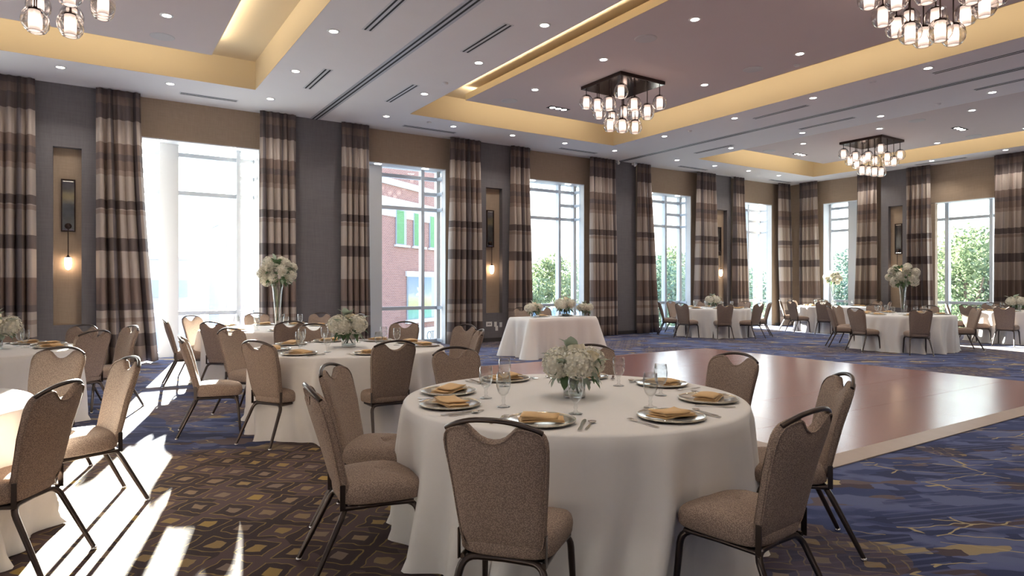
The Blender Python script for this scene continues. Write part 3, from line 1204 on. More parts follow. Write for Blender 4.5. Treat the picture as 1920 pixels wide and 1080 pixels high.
def setting(c_, ang, tname, sec, grp, cutlery, gob, rng):
    a = radians(ang)
    er = Vector((cos(a), sin(a)))
    f = -er
    rt = Vector((f.y, -f.x))
    base = Vector(c_)

    def put(name, mesh, r, side, label, cat, rot, group, dz=0.0):
        p = base + er * r + rt * side
        if not in_frame(p.x, p.y, ZT):
            return None
        o = obj(name, mesh, None, (p.x, p.y, ZT + 0.001 + dz), (0, 0, rot))
        return tag(o, label, cat, group + ' ' + grp)
    jit = lambda s: rng.uniform(-s, s)
    rp = 0.755 + jit(0.015)
    sp_ = jit(0.02)
    pl = put('charger_plate', PLATE, rp, sp_, 'silver-rimmed charger plate at %s seat of %s' % (sec, tname), 'plate', 0, 'plates on')
    if pl:
        obj('rim', RIM, pl)
    put('folded_napkin', rng.choice(NAPK), rp, sp_ + jit(0.01), 'folded gold napkin on the plate at %s seat of %s' % (sec, tname), 'napkin', a + pi / 2 + jit(0.35), 'napkins on', 0.002)
    if cutlery:
        put('fork', FORK, rp + 0.015, -0.205, 'silver fork at %s seat of %s' % (sec, tname), 'fork', a + pi + jit(0.12), 'forks on')
        put('knife', KNIFE, rp + 0.01, 0.20, 'silver knife at %s seat of %s' % (sec, tname), 'knife', a + pi + jit(0.12), 'knives on')
        put('spoon', SPOON, rp + 0.01, 0.235, 'silver spoon at %s seat of %s' % (sec, tname), 'spoon', a + pi + jit(0.15), 'spoons on')
    if gob:
        put('water_goblet', GOB, 0.50 + jit(0.02), 0.13 + jit(0.02), 'clear stemmed water goblet at %s seat of %s' % (sec, tname), 'glass', 0, 'goblets on')


R = 0.98
TABLES = {
    'T1': ((2.36, 2.97), 'front table beside the dance floor', [(220, None, 0), (172, None, 0), (140, None, 0), (90, None, 0), (46, None, 0), (0, None, 0), (317, None, 0), (271, None, 4)]),
    'T2': ((2.25, 6.55), 'middle table behind the front one', [(267, (2.22, 5.25), 0), (214, (1.18, 5.93), 0), (172, (0.69, 6.80), 0), (125, (1.27, 7.78), 0), (88, None, 0), (45, (3.45, 7.85), 0), (10, (3.85, 6.90), 0), (338, (3.56, 6.05), 0)]),
    'T3': ((-1.08, 8.28), 'left-edge table below the wall sconce', [(350, (0.05, 8.17), -45), (20, (0.42, 8.85), 0), (47, None, 0), (82, None, 0)]),
    'T4': ((-1.25, 4.60), 'table cut off at lower left', [(328, (-0.10, 3.95), 0), (17, (0.24, 5.05), 0), (58, (-0.18, 6.13), 0), (100, (-1.5, 6.1), 0)]),
    'T5': ((2.25, 10.10), 'tall-vase table at the left window', [(222, (1.30, 9.25), 0), (175, (0.84, 10.2), 0), (130, None, 0), (86, None, 0), (44, None, 0), (8, None, 0), (268, (2.22, 8.80), 0)]),
    'T6': ((14.40, 11.90), 'far table before the far niche', [(50, None, 0), (95, None, 0), (138, None, 0), (186, None, 0), (231, None, 0), (270, None, 0), (313, None, 0), (3, None, 0)]),
    'T7': ((18.65, 10.95), 'corner table with pale tall bouquet', [(44, None, 0), (85, None, 0), (124, None, 0), (160, None, 0), (200, None, 0), (335, None, 0), (300, None, 0)]),
    'T8': ((14.85, 7.15), 'far-right table with tall bouquet', [(130, None, 0), (92, None, 0), (170, None, 0), (218, None, 0), (317, None, 0), (4, None, 0), (49, None, 0)]),
    'T9': ((19.00, 6.45), 'table cut off at right edge', [(188, None, 0), (113, None, 0), (155, None, 0), (43, None, 0)]),
}
OVR = {('T8', 4): 'far-right', ('T8', 49): 'far', ('T8', 92): 'far-left', ('T8', 130): 'left'}
used = set()
rng = random.Random(11)
for key, (c_, tname, seats) in TABLES.items():
    t = thing('banquet_table', 'round banquet table in floor-length ivory cloth, %s' % tname, 'table', (c_[0], c_[1], 0), 0, 'round clothed banquet tables')
    cl = obj('tablecloth', cloth_mesh(R, ZT, int(key[1]) * 3 + 1), t, (0, 0, 0), (0, 0, 0.4 * int(key[1])))
    free = list(SECT)
    named = {}
    for ang, top, dr in seats:
        s = OVR.get((key, ang)) or sector(c_[0], c_[1], ang)
        if (key, s) in used:
            i = SECT.index(s)
            alt = [SECT[(i + 1) % 8], SECT[(i - 1) % 8]]
            for q in alt:
                if (key, q) not in used:
                    s = q
                    break
        used.add((key, s))
        if top is None:
            p = (c_[0] + 1.50 * cos(radians(ang)), c_[1] + 1.50 * sin(radians(ang)))
            face = ang + 180 + dr
        else:
            p = top
            face = math.degrees(atan2(c_[1] - p[1], c_[0] - p[0])) + dr
        chair('taupe upholstered banquet chair at %s side of %s' % (s, tname), 'chairs around the ' + tname, p, face)
        setting(c_, ang, tname, s, 'the ' + tname, key in ('T1', 'T2', 'T3', 'T4'), True, rng)

# rectangular head table
SX0, SX1, SY0, SY1 = 6.96, 8.62, 10.06, 10.80


def rect_cloth():
    m = MB()
    per = []
    hx_, hy_ = (SX1 - SX0) / 2, (SY1 - SY0) / 2
    rc = 0.03

    def edge(x0, y0, x1, y1, nx, ny, n):
        for k in range(n):
            u = k / n
            per.append((x0 + (x1 - x0) * u, y0 + (y1 - y0) * u, nx, ny))
    edge(-hx_ + rc, -hy_, hx_ - rc, -hy_, 0, -1, 44)
    for k in range(6):
        a = -pi / 2 + (pi / 2) * k / 6
        per.append((hx_ - rc + rc * cos(a), -hy_ + rc + rc * sin(a), cos(a), sin(a)))
    edge(hx_, -hy_ + rc, hx_, hy_ - rc, 1, 0, 22)
    for k in range(6):
        a = (pi / 2) * k / 6
        per.append((hx_ - rc + rc * cos(a), hy_ - rc + rc * sin(a), cos(a), sin(a)))
    edge(hx_ - rc, hy_, -hx_ + rc, hy_, 0, 1, 44)
    for k in range(6):
        a = pi / 2 + (pi / 2) * k / 6
        per.append((-hx_ + rc + rc * cos(a), hy_ - rc + rc * sin(a), cos(a), sin(a)))
    edge(-hx_, hy_ - rc, -hx_, -hy_ + rc, -1, 0, 22)
    for k in range(6):
        a = pi + (pi / 2) * k / 6
        per.append((-hx_ + rc + rc * cos(a), -hy_ + rc + rc * sin(a), cos(a), sin(a)))
    n = len(per)
    rings = [[(x * 0.985, y * 0.97, ZT) for x, y, _, _ in per], [(x, y, ZT - 0.008) for x, y, _, _ in per]]
    for j in range(1, 13):
        t = j / 12
        ring = []
        for k, (x, y, nx, ny) in enumerate(per):
            cd = min(hypot(abs(x) - hx_, abs(y) - hy_), 0.35)
            flare = 0.24 * max(0, 1 - cd / 0.20) ** 1.5 * t
            f = 0.028 * (sin(k * 0.55) + 0.6 * sin(k * 0.91 + 1.0)) * t ** 0.8 * min(1, cd / 0.15)
            o = 0.012 + 0.03 * t + flare + f
            ring.append((x + nx * o, y + ny * o, (ZT - 0.008) * (1 - t) + 0.006 * t))
        rings.append(ring)
    m.rings(rings, True, False)
    m.f = [tuple(reversed(f)) for f in m.f]
    return m.mesh('tablecloth', 'cloth')


t = thing('head_table', 'long rectangular table in draped ivory cloth before the window', 'table', ((SX0 + SX1) / 2, (SY0 + SY1) / 2, 0))
obj('tablecloth', rect_cloth(), t)
chair('taupe chair behind the long table, left one', 'chairs behind the long table', (7.62, 11.36), 268)
chair('taupe chair behind the long table, right one half hidden by flowers', 'chairs behind the long table', (8.20, 11.40), 272)
for k, x in enumerate((7.62, 8.22)):
    o = obj('charger_plate', PLATE, None, (x, 10.58, ZT + 0.001))
    tag(o, 'silver charger plate on the long table, %s one' % ('left', 'right')[k], 'plate', 'plates on the long table')
    obj('rim', RIM, o)
    tag(obj('folded_napkin', NAPK[k], None, (x, 10.58, ZT + 0.003), (0, 0, 0.2)), 'gold napkin on the %s plate of the long table' % ('left', 'right')[k], 'napkin', 'napkins on the long table')
    tag(obj('water_goblet', GOB, None, (x + 0.2, 10.42, ZT + 0.001)), 'clear goblet beside the %s plate of the long table' % ('left', 'right')[k], 'glass', 'goblets on the long table')


# ------------------------------------------------------------------ flowers
def hydrangea_mesh(seed, r=0.09, n=95):
    rnd = random.Random(seed)
    m = MB()
    m.lathe([(0.0, -r * 0.78), (r * 0.5, -r * 0.66), (r * 0.8, -r * 0.2), (r * 0.8, r * 0.25), (r * 0.5, r * 0.66), (0.0, r * 0.8)], 10)
    for i in range(n):
        z = 1 - 2 * (i + 0.5) / n
        a = i * 2.39996
        q = sqrt(1 - z * z)
        d = Vector((q * cos(a), q * sin(a), z))
        rr = r * rnd.uniform(0.90, 1.06)
        u = d.orthogonal().normalized()
        v = d.cross(u)
        tw = rnd.uniform(0, pi)
        s = r * rnd.uniform(0.18, 0.25)
        for k in range(4):
            b = tw + k * pi / 2
            e1 = u * cos(b) + v * sin(b)
            e2 = -u * sin(b) + v * cos(b)
            c0 = d * rr
            m.add([c0 - d * 0.004, c0 + e1 * s * 0.55 + e2 * s * 0.42 + d * 0.006, c0 + e1 * s + d * rnd.uniform(-0.004, 0.010), c0 + e1 * s * 0.55 - e2 * s * 0.42 + d * 0.006],
                  [(0, 1, 2, 3)], True)
    return m.mesh('hydrangea_head', 'hyd')


def rose_mesh(r=0.035):
    m = MB()
    for l in range(5):
        k = 1 - l * 0.18
        n = 15
        rings = []
        for j in range(4):
            t = j / 3
            rad = r * k * (0.35 + 0.75 * sin(t * 1.9))
            rings.append([(rad * (1 + 0.07 * sin(5 * (2 * pi * i / n) + l * 2)) * cos(2 * pi * i / n + l), rad * (1 + 0.07 * sin(5 * (2 * pi * i / n) + l * 2)) * sin(2 * pi * i / n + l), r * (-0.6 + 1.35 * t + 0.06 * l)) for i in range(n)])
        m.rings(rings, j == 0, False)
    return m.mesh('rose', 'rose')


def leaf_mesh(L=0.09, wd=0.036, mat='leafd', lobed=False):
    m = MB()
    n = 6
    vv, ff = [], []
    for i in range(n + 1):
        t = i / n
        hw = wd * sin(pi * min(1, t * 0.93 + 0.07)) ** 0.8 * (1 - 0.25 * t)
        if lobed and i % 2 == 0:
            hw *= 0.6
        z = -0.35 * L * t * t
        vv += [(L * t, -hw, z + hw * 0.25), (L * t, 0, z), (L * t, hw, z + hw * 0.25)]
    for i in range(n):
        a = i * 3
        ff += [(a, a + 3, a + 4, a + 1), (a + 1, a + 4, a + 5, a + 2)]
    m.add(vv, ff, True)
    return m.mesh('leaf', mat)


HYD = [hydrangea_mesh(i) for i in range(3)]
ROSE = rose_mesh()
LEAF = [leaf_mesh(), leaf_mesh(0.11, 0.03, 'leafd', True), leaf_mesh(0.12, 0.045, 'leafg'), leaf_mesh(0.10, 0.035, 'leafg', True)]
VASE = MB().lathe([(0.0, 0.0), (0.062, 0.0), (0.064, 0.004), (0.064, 0.115), (0.061, 0.115), (0.061, 0.016), (0.0, 0.014)], 28).mesh('vase', 'glass')
WATER = MB().lathe([(0.0, 0.0165), (0.0605, 0.0165), (0.0605, 0.03), (0.0, 0.03)], 28).mesh('vase_base', 'water')
TALLV = MB().lathe([(0.0, 0.0), (0.085, 0.0), (0.085, 0.006), (0.03, 0.016), (0.018, 0.03), (0.026, 0.045), (0.030, 0.08), (0.045, 0.30), (0.068, 0.58), (0.080, 0.66),
                    (0.076, 0.66), (0.064, 0.58), (0.041, 0.30), (0.026, 0.09), (0.0, 0.085)], 24).mesh('trumpet_vase', 'glass')


def stems(z0, z1, r0, r1, n, seed):
    rnd = random.Random(seed)
    m = MB()
    for k in range(n):
        a = rnd.uniform(0, 6.28)
        b = a + pi + rnd.uniform(-0.6, 0.6)
        m.tube([(r0 * cos(a), r0 * sin(a), z0), (0.3 * r1 * cos(b), 0.3 * r1 * sin(b), (z0 + z1) / 2), (r1 * cos(b), r1 * sin(b), z1)], 0.003, 5)
    return m.mesh('stems', 'stem')


STEM_LOW = stems(0.03, 0.2, 0.045, 0.06, 9, 3)
STEM_TALL = stems(0.12, 0.74, 0.012, 0.07, 10, 4)


def add_leaf(root, kind, p, az, pitch, sc=1.0):
    obj('leaf', LEAF[kind], root, p, (0, pitch, az), (sc, sc, sc))


def low_flowers(x, y, label, sc=1.0, seed=0, rz=0.0, hero=False):
    rnd = random.Random(seed + 50)
    o = thing('flower_arrangement', label, 'flowers', (x, y, ZT + 0.001), rz, 'low white flower arrangements')
    o.scale = (sc, sc, sc)
    obj('vase', VASE, o)
    obj('vase_base', WATER, o)
    obj('stems', STEM_LOW, o)
    heads = [(-0.098, -0.05, 0.205, 0.98), (0.098, -0.055, 0.200, 1.02), (0.0, 0.095, 0.205, 1.0), (-0.10, 0.07, 0.19, 0.85), (0.10, 0.07, 0.19, 0.9)]
    for k, (a, b, z, s) in enumerate(heads):
        obj('hydrangea_head', HYD[k % 3], o, (a, b, z), (rnd.uniform(-0.3, 0.3), rnd.uniform(-0.3, 0.3), rnd.uniform(0, 6)), (s, s, s * 0.92))
    for (a, b, z) in ((0.0, -0.105, 0.235), (0.0, 0.0, 0.275), (0.02, -0.03, 0.27)):
        obj('rose', ROSE, o, (a, b, z), (rnd.uniform(0.2, 0.6), rnd.uniform(-0.3, 0.3), rnd.uniform(0, 6)))
    for k in range(15):
        a = k * 2 * pi / 15 + rnd.uniform(-0.15, 0.15)
        add_leaf(o, rnd.choice((0, 1, 1, 3)), (0.085 * cos(a), 0.085 * sin(a), 0.135 + rnd.uniform(-0.02, 0.03)), a, rnd.uniform(0.1, 0.8), rnd.uniform(0.75, 1.05))
    for k in range(8):
        a = k * 2 * pi / 8 + rnd.uniform(-0.3, 0.3)
        add_leaf(o, rnd.choice((2, 2, 3, 0)), (0.11 * cos(a), 0.11 * sin(a), 0.24 + rnd.uniform(-0.05, 0.03)), a, rnd.uniform(-0.9, -0.1), rnd.uniform(0.7, 1.0))
    for k in range(10):
        a = rnd.uniform(0, 6.28)
        add_leaf(o, rnd.choice((0, 0, 1)), (0.115 * cos(a), 0.115 * sin(a), rnd.uniform(0.15, 0.24)), a, rnd.uniform(-0.5, 0.9), rnd.uniform(0.6, 0.9))
    for k in range(4):
        a = rnd.uniform(0, 6.28)
        add_leaf(o, 2, (0.01, 0.02, 0.27), a, rnd.uniform(-1.3, -0.8), 0.9)
    return o


def tall_flowers(x, y, label, sc=1.0, seed=0):
    rnd = random.Random(seed + 90)
    o = thing('flower_arrangement', label, 'flowers', (x, y, ZT + 0.001), rnd.uniform(0, 6), 'tall white flower arrangements')
    obj('vase', TALLV, o)
    obj('stems', STEM_TALL, o)
    n = 15
    cz = 0.83
    for k in range(n):
        z = 1 - 1.75 * (k + 0.5) / n
        a = k * 2.39996
        q = sqrt(max(0, 1 - z * z))
        rad = 0.215 * sc
        s = rnd.uniform(0.70, 0.90) * sc
        obj('hydrangea_head', HYD[k % 3], o, (q * cos(a) * rad, q * sin(a) * rad, cz + z * rad * 0.82), (rnd.uniform(0, 3), 0, rnd.uniform(0, 6)), (s, s, s))
    for k in range(110):
        a = rnd.uniform(0, 6.28)
        el = rnd.uniform(-1.0, 1.3)
        rad = rnd.uniform(0.13, 0.225) * sc
        add_leaf(o, rnd.choice((0, 1, 0, 0, 3)), (rad * cos(el) * cos(a), rad * cos(el) * sin(a), cz + rad * sin(el) * 0.85), a, -el * 0.8 + rnd.uniform(-0.3, 0.3), rnd.uniform(0.7, 1.1))
    return o


low_flowers(2.34, 2.93, 'white hydrangea centrepiece on the front table', 1.0, 1, 0.55)
low_flowers(2.25, 6.58, 'white hydrangea centrepiece on the middle table behind the front one', 1.15, 2, 1.5)
low_flowers(-0.83, 8.32, 'white flower centrepiece cut by the left photo edge', 1.15, 3, 0.3)
tall_flowers(2.27, 9.75, 'tall trumpet vase of white hydrangeas before the sunlit window', 1.0, 1)
low_flowers(7.30, 10.42, 'white flowers at left end of the long table', 0.95, 4, 0.2)
o = low_flowers(8.12, 10.46, 'larger raised white flowers at middle of the long table', 1.25, 5, 1.2)
low_flowers(8.50, 10.30, 'white flowers at right end of the long table', 0.9, 6, 2.2)
low_flowers(14.45, 11.95, 'white flower centrepiece on the far table before the far niche', 1.15, 7, 0.9)
tall_flowers(18.60, 10.95, 'tall vase of white flowers on the corner table', 0.95, 2)
tall_flowers(14.75, 7.10, 'tall vase of white hydrangeas on the far-right table', 1.2, 3)
low_flowers(18.75, 6.40, 'white flower centrepiece cut by the right photo edge', 1.2, 8, 0.4)


# ------------------------------------------------------------------ wall sconces, outlets
def sconce(T, s, label, ax):
    """niche back is at d=0.10; ax: rotation so that local -Y faces the room"""
    p = T(s, 0.10, 0)
    o = thing('mirror_sconce', label, 'wall lamp', (p[0], p[1], 0), ax, 'mirrored pendant wall sconces')
    z0, z1, hw = 2.34, 3.26, 0.105
    m = MB()
    t = 0.018
    m.box(-hw, -hw + t, -0.035, -0.002, z0, z1).box(hw - t, hw, -0.035, -0.002, z0, z1)
    m.box(-hw + t, hw - t, -0.035, -0.002, z0, z0 + t).box(-hw + t, hw - t, -0.035, -0.002, z1 - t, z1)
    fr = obj('mirror_frame', m.mesh('mirror_frame', 'rod'), o)
    m = MB().box(-hw + t, hw - t, -0.02, -0.004, z0 + t, z1 - t)
    obj('mirror_glass', m.mesh('mirror_glass', 'mirror'), fr)
    for (x0, x1, a, b) in ((-hw + t, hw - t, z0 + t, z0 + 2.4 * t), (-hw + t, hw - t, z1 - t, z1 - 2.4 * t)):
        bv = MB().add([(x0, -0.021, a), (x1, -0.021, a), (x1 - 0.02, -0.03, b), (x0 + 0.02, -0.03, b)], [(0, 1, 2, 3)])
        obj('mirror_bevel', bv.mesh('mirror_bevel', 'chrome'), fr)
    m = MB().lathe([(0.0, 0.0), (0.055, 0.0), (0.05, 0.03), (0.0, 0.04)], 20)
    obj('wall_plate', m.mesh('wall_plate', 'rod'), o, (0, -0.02, 2.44), (pi / 2, 0, 0))
    m = MB().tube([(0, -0.055, 2.44), (0, -0.085, 2.43), (0, -0.095, 2.40), (0, -0.095, 1.92)], 0.008, 8)
    obj('stem', m.mesh('stem', 'rod'), o)
    m = MB().lathe([(0.0, 0.05), (0.014, 0.045), (0.02, 0.02), (0.05, 0.008), (0.052, 0.0), (0.0, 0.0)], 18)
    obj('shade_cap', m.mesh('shade_cap', 'rod'), o, (0, -0.095, 1.885))
    m = MB().lathe([(0.047, 0.0), (0.052, -0.04), (0.054, -0.10), (0.048, -0.16), (0.032, -0.20), (0.0, -0.215)], 18)
    obj('glass_shade', m.mesh('glass_shade', 'bulb'), o, (0, -0.095, 1.885))
    return o


sconce(TB, -0.345, 'dark mirror sconce with hanging lamp in the leftmost niche', 0)
sconce(TB, 8.30, 'mirror sconce with hanging lamp right of the brick-view window', 0)
sconce(TB, 16.88, 'mirror sconce with hanging lamp in the far niche', 0)
sconce(TR, 10.03, 'mirror sconce on the right wall behind the tall bouquet', -pi / 2)


def outlet(s, z, wd, h, n, label):
    o = thing('wall_outlet', label, 'outlet', (s, WY - 0.041, z))
    obj('cover_plate', MB().box(-wd / 2, wd / 2, -0.008, 0, -h / 2, h / 2).mesh('cover_plate', 'plastic'), o)
    for k in range(n):
        x = (k - (n - 1) / 2) * 0.05
        obj('socket', MB().box(x - 0.014, x + 0.014, -0.011, -0.008, -0.016, 0.016).mesh('socket', 'blackp' if n == 2 else 'plastic'), o)


outlet(8.19, 0.44, 0.17, 0.115, 2, 'wide white wall outlet with two dark sockets')
outlet(8.375, 0.43, 0.075, 0.12, 1, 'narrow white wall plate in the middle')
outlet(8.41, 0.33, 0.075, 0.12, 1, 'small white plug box hanging just below the middle plate')
outlet(8.53, 0.415, 0.075, 0.12, 1, 'narrow white wall plate rightmost of the row')

# ------------------------------------------------------------------ ceiling fittings
DLR = MB().lathe([(0.055, 0.0), (0.058, -0.006), (0.085, -0.005), (0.088, 0.0)], 24).mesh('trim_ring', 'plastic')
DLL = MB().disc(0.058, -0.004, 24, up=False).mesh('lens', 'lens')
SPOT = bpy.data.lights.new('downlight_lamp', 'SPOT')
SPOT.energy = SPOT_W
SPOT.color = (1.0, 0.95, 0.88)
SPOT.spot_size = radians(125)
SPOT.spot_blend = 0.6
SPOT.shadow_soft_size = 0.05
ORD = ['first', 'second', 'third', 'fourth', 'fifth', 'sixth', 'seventh', 'eighth', 'ninth', 'tenth', 'eleventh']


def downlight(x, y, z, label):
    o = thing('downlight', label, 'downlight', (x, y, z), 0, 'round recessed downlights')
    obj('trim_ring', DLR, o)
    obj('lens', DLL, o)
    l = bpy.data.objects.new('lamp', SPOT)
    l.parent = o
    l.location = (0, 0, -0.012)
    COL.objects.link(l)


for k, x in enumerate((-0.42, 1.14, 2.80, 5.10, 6.66, 8.21, 9.75, 11.38, 13.70, 15.28, 16.83, 18.35)):
    downlight(x, 12.58, CE, 'round downlight in the row along the window wall, %s from left' % (ORD[k] if k < 11 else 'twelfth'))
for cx_, nm in ((2.78, 'strip left of the left partition track'), (5.08, 'strip right of the left partition track'), (11.25, 'strip left of the right partition track'), (13.64, 'strip right of the right partition track'), (19.78, 'strip along the right wall')):
    ys = [10.72, 8.75, 7.00, 5.03, 3.2, 1.3, -0.6, -2.5]
    for k, y in enumerate(ys):
        if in_frame(cx_, y, CE) or (k % 2 == 0 and y > -3):
            downlight(cx_, y, CE, 'round downlight in ceiling %s, %s from the windows' % (nm, ORD[k]))
for i, (xa, xb, nm) in enumerate(((-1.6, 0.86, 'left tray'), (7.02, 9.47, 'middle tray'), (15.6, 18.45, 'right tray'))):
    for k, y in enumerate((9.98, 8.03, 6.12, 4.1, 2.0, 0.0, -2.0)):
        for sd_, x in (('left', xa), ('right', xb)):
            if in_frame(x, y, 5.1) or k in (4, 6):
                downlight(x, y, 5.10, 'round downlight in the %s, %s column, %s from the windows' % (nm, sd_, ORD[k]))

TRIP = MB().box(-0.25, 0.25, -0.085, 0.085, -0.008, 0).mesh('housing', 'dark')
for (x, y, z, rz, lab) in ((8.18, 10.78, 5.10, 0, 'three-lamp recessed fitting beyond the main chandelier'), (16.80, 10.85, 5.10, 0, 'three-lamp recessed fitting beyond the far chandelier'), (17.2, 7.0, 5.10, 0, 'three-lamp recessed fitting right of the far chandelier')):
    o = thing('multi_downlight', lab, 'downlight', (x, y, z), rz, 'three-lamp recessed fittings')
    obj('housing', TRIP, o)
    for k in (-1, 0, 1):
        obj('lamp_lens', MB().disc(0.058, -0.010, 18, (k * 0.15, 0), False).mesh('lamp_lens', 'lens'), o)

SPK = MB().lathe([(0.0, -0.006), (0.135, -0.006), (0.15, -0.010), (0.165, -0.004), (0.168, 0.0)], 32)
SPKM = SPK.mesh('ceiling_speaker', 'speaker')
for (x, y, lab) in ((6.95, 7.0, 'round ceiling speaker left of the main chandelier'), (9.48, 7.0, 'round ceiling speaker right of the main chandelier'), (7.02, 10.87, 'round ceiling speaker by the far left corner of middle tray'),
                    (0.88, 10.87, 'round ceiling speaker in the left tray'), (15.54, 7.18, 'round ceiling speaker left of the far chandelier'), (18.34, 7.16, 'round ceiling speaker right of the far chandelier'),
                    (15.66, 11.04, 'round ceiling speaker by the far corner of the right tray')):
    tag(obj('ceiling_speaker', SPKM, None, (x, y, 5.10)), lab, 'speaker', 'round ceiling speakers')


def diffuser(x0, y0, x1, y1, label):
    L = hypot(x1 - x0, y1 - y0)
    o = thing('slot_diffuser', label, 'air vent', ((x0 + x1) / 2, (y0 + y1) / 2, CE), atan2(y1 - y0, x1 - x0), 'linear slot air diffusers')
    m = MB().box(-L / 2 - 0.02, L / 2 + 0.02, -0.075, 0.075, -0.004, 0)
    obj('vent_frame', m.mesh('vent_frame', 'white'), o)
    for s in (-1, 1):
        obj('slot', MB().box(-L / 2, L / 2, s * 0.035 - 0.013, s * 0.035 + 0.013, -0.007, -0.003).mesh('slot', 'dark'), o)


DIF = [(3.15, 8.45, 3.15, 7.25, 'twin-slot air vent left of the left track, nearer one'), (3.20, 11.55, 3.20, 10.35, 'twin-slot air vent left of the left track, nearest the windows'),
       (4.67, 8.45, 4.67, 7.25, 'twin-slot air vent right of the left track, nearer one'), (4.72, 11.55, 4.72, 10.33, 'twin-slot air vent right of the left track, nearest windows'),
       (5.71, 13.10, 6.97, 13.10, 'twin-slot air vent over the brick-view window'), (10.0, 13.10, 11.2, 13.10, 'twin-slot air vent over the long-cloth table window'),
       (11.6, 5.1, 11.6, 3.85, 'twin-slot air vent left of right track, nearest the viewer'), (13.2, 5.13, 13.2, 3.95, 'twin-slot air vent right of right track, nearest the viewer'),
       (11.62, 8.55, 11.62, 7.35, 'twin-slot air vent left of right track, middle of room'), (13.27, 8.57, 13.27, 7.35, 'twin-slot air vent right of right track, middle of room'),
       (13.38, 11.65, 13.38, 10.47, 'twin-slot air vent right of right track, nearest the windows'), (14.45, 13.18, 15.65, 13.18, 'twin-slot air vent over the far table window'),
       (18.85, 13.25, 19.95, 13.25, 'twin-slot air vent near the room corner'), (1.35, 13.08, 2.3, 13.08, 'twin-slot air vent over the sunlit window'),
       (20.05, 9.3, 20.05, 8.0, 'twin-slot air vent along the right wall')]
for d in DIF:
    diffuser(*d)
DET = MB().lathe([(0.05, 0.0), (0.05, -0.018), (0.036, -0.03), (0.0, -0.034)], 20).mesh('smoke_detector', 'plastic')
for (x, y, z, lab) in ((5.1, 9.93, CE, 'small white ceiling sensor near the left end of middle tray'), (11.21, 5.88, CE, 'small white ceiling sensor right of the middle tray'), (6.05, 12.53, CE, 'small white ceiling sensor above the brick-view window'),
                       (11.32, 10.02, CE, 'small white ceiling sensor beside the right track'), (9.46, 6.9, 5.10, 'small white ceiling sensor inside the middle tray'), (13.61, 5.91, CE, 'small white ceiling sensor beyond the right track')):
    if z > 5:
        x, y = 9.9, 6.45
    tag(obj('smoke_detector', DET, None, (x, y, z)), lab, 'sensor', 'small white ceiling sensors')
for k, x in enumerate((12.35, 12.98)):
    o = thing('security_camera', 'small white dome sensor at wall top above broad pier, %s' % ('left', 'right')[k], 'sensor', (x, WY - 0.12, CE - 0.02), 0, 'wall-top dome sensors')
    obj('mount', MB().box(-0.03, 0.03, -0.03, 0.07, -0.04, 0.02).mesh('mount', 'plastic'), o)
    obj('dome', MB().lathe([(0.045, 0.0), (0.045, -0.03), (0.03, -0.06), (0.0, -0.07)], 16).mesh('dome', 'plastic'), o, (0, -0.03, -0.03))

# chandeliers
GLOBE = MB().lathe([(0.04, 0.145), (0.085, 0.115), (0.118, 0.06), (0.130, 0.0), (0.118, -0.06), (0.085, -0.108), (0.06, -0.122), (0.058, -0.118), (0.083, -0.105), (0.115, -0.06), (0.127, 0.0), (0.115, 0.06), (0.083, 0.112), (0.04, 0.141)], 28).mesh('globe', 'globe')
SHD = MB().lathe([(0.0, 0.105), (0.052, 0.105), (0.055, 0.10), (0.055, -0.115), (0.050, -0.115), (0.050, 0.09), (0.0, 0.09)], 20).mesh('lamp_shade', 'shade')
CAP = MB().lathe([(0.0, 0.15), (0.012, 0.15), (0.014, 0.128), (0.058, 0.122), (0.060, 0.108), (0.0, 0.106)], 20).mesh('cap', 'rod')
DROP = {}
PER = [(-1, 1, .10), (-1, .34, .22), (-1, -.34, .27), (-1, -1, .13), (-.34, -1, .31), (.34, -1, .38), (1, -1, .18), (1, -.34, .30), (1, .34, .22), (1, 1, .14), (.34, 1, .30), (-.34, 1, .24),
       (-.34, -.34, .62), (.34, -.34, .60), (.34, .34, .52), (-.34, .34, .54)]


def chandelier(x, y, label):
    z = 5.10
    o = thing('chandelier', label, 'chandelier', (x, y, z), 0, 'square globe chandeliers')
    obj('ceiling_plate', MB().box(-0.54, 0.54, -0.54, 0.54, -0.06, 0).mesh('ceiling_plate', 'rod'), o)
    obj('mirror_underside', MB().box(-0.525, 0.525, -0.525, 0.525, -0.063, -0.060).mesh('mirror_underside', 'chplate'), o)
    for a, b, d in PER:
        px, py = a * 0.47, b * 0.47
        p = obj('pendant_rod', MB().tube([(0, 0, -0.06), (0, 0, -0.06 - d)], 0.008, 8).mesh('pendant_rod', 'rod'), o, (px, py, 0))
        zz = -0.06 - d - 0.14
        obj('globe', GLOBE, p, (0, 0, zz))
        obj('lamp_shade', SHD, p, (0, 0, zz))
        obj('cap', CAP, p, (0, 0, zz))


chandelier(8.18, 8.83, 'square globe chandelier hanging in the middle of the ceiling')
chandelier(8.18, 3.62, 'globe chandelier cut by the top right photo edge')
chandelier(16.80, 8.85, 'smaller-looking globe chandelier far at right')
chandelier(-0.36, 8.83, 'globe chandelier cut by the top left photo edge')


# ------------------------------------------------------------------ outside
GZ = -4.5
tag(obj('ground', MB().box(-80, 140, WY + 1.5, 160, GZ - 0.2, GZ).mesh('ground', 'grass')), 'pale ground outside the windows', 'ground', kind='structure')
# brick building: facade frame e along, n outward to the room
ev = Vector((0.823, 0.568, 0)).normalized()
nv = Vector((ev.y, -ev.x, 0))
P0 = Vector((17.9, 40, 0))
bl = thing('brick_building', 'red brick building with pale stone bands and green-shaded windows', 'building', tuple(P0))


def TF(s, d, z):
    return tuple(ev * s + nv * d + Vector((0, 0, z)))


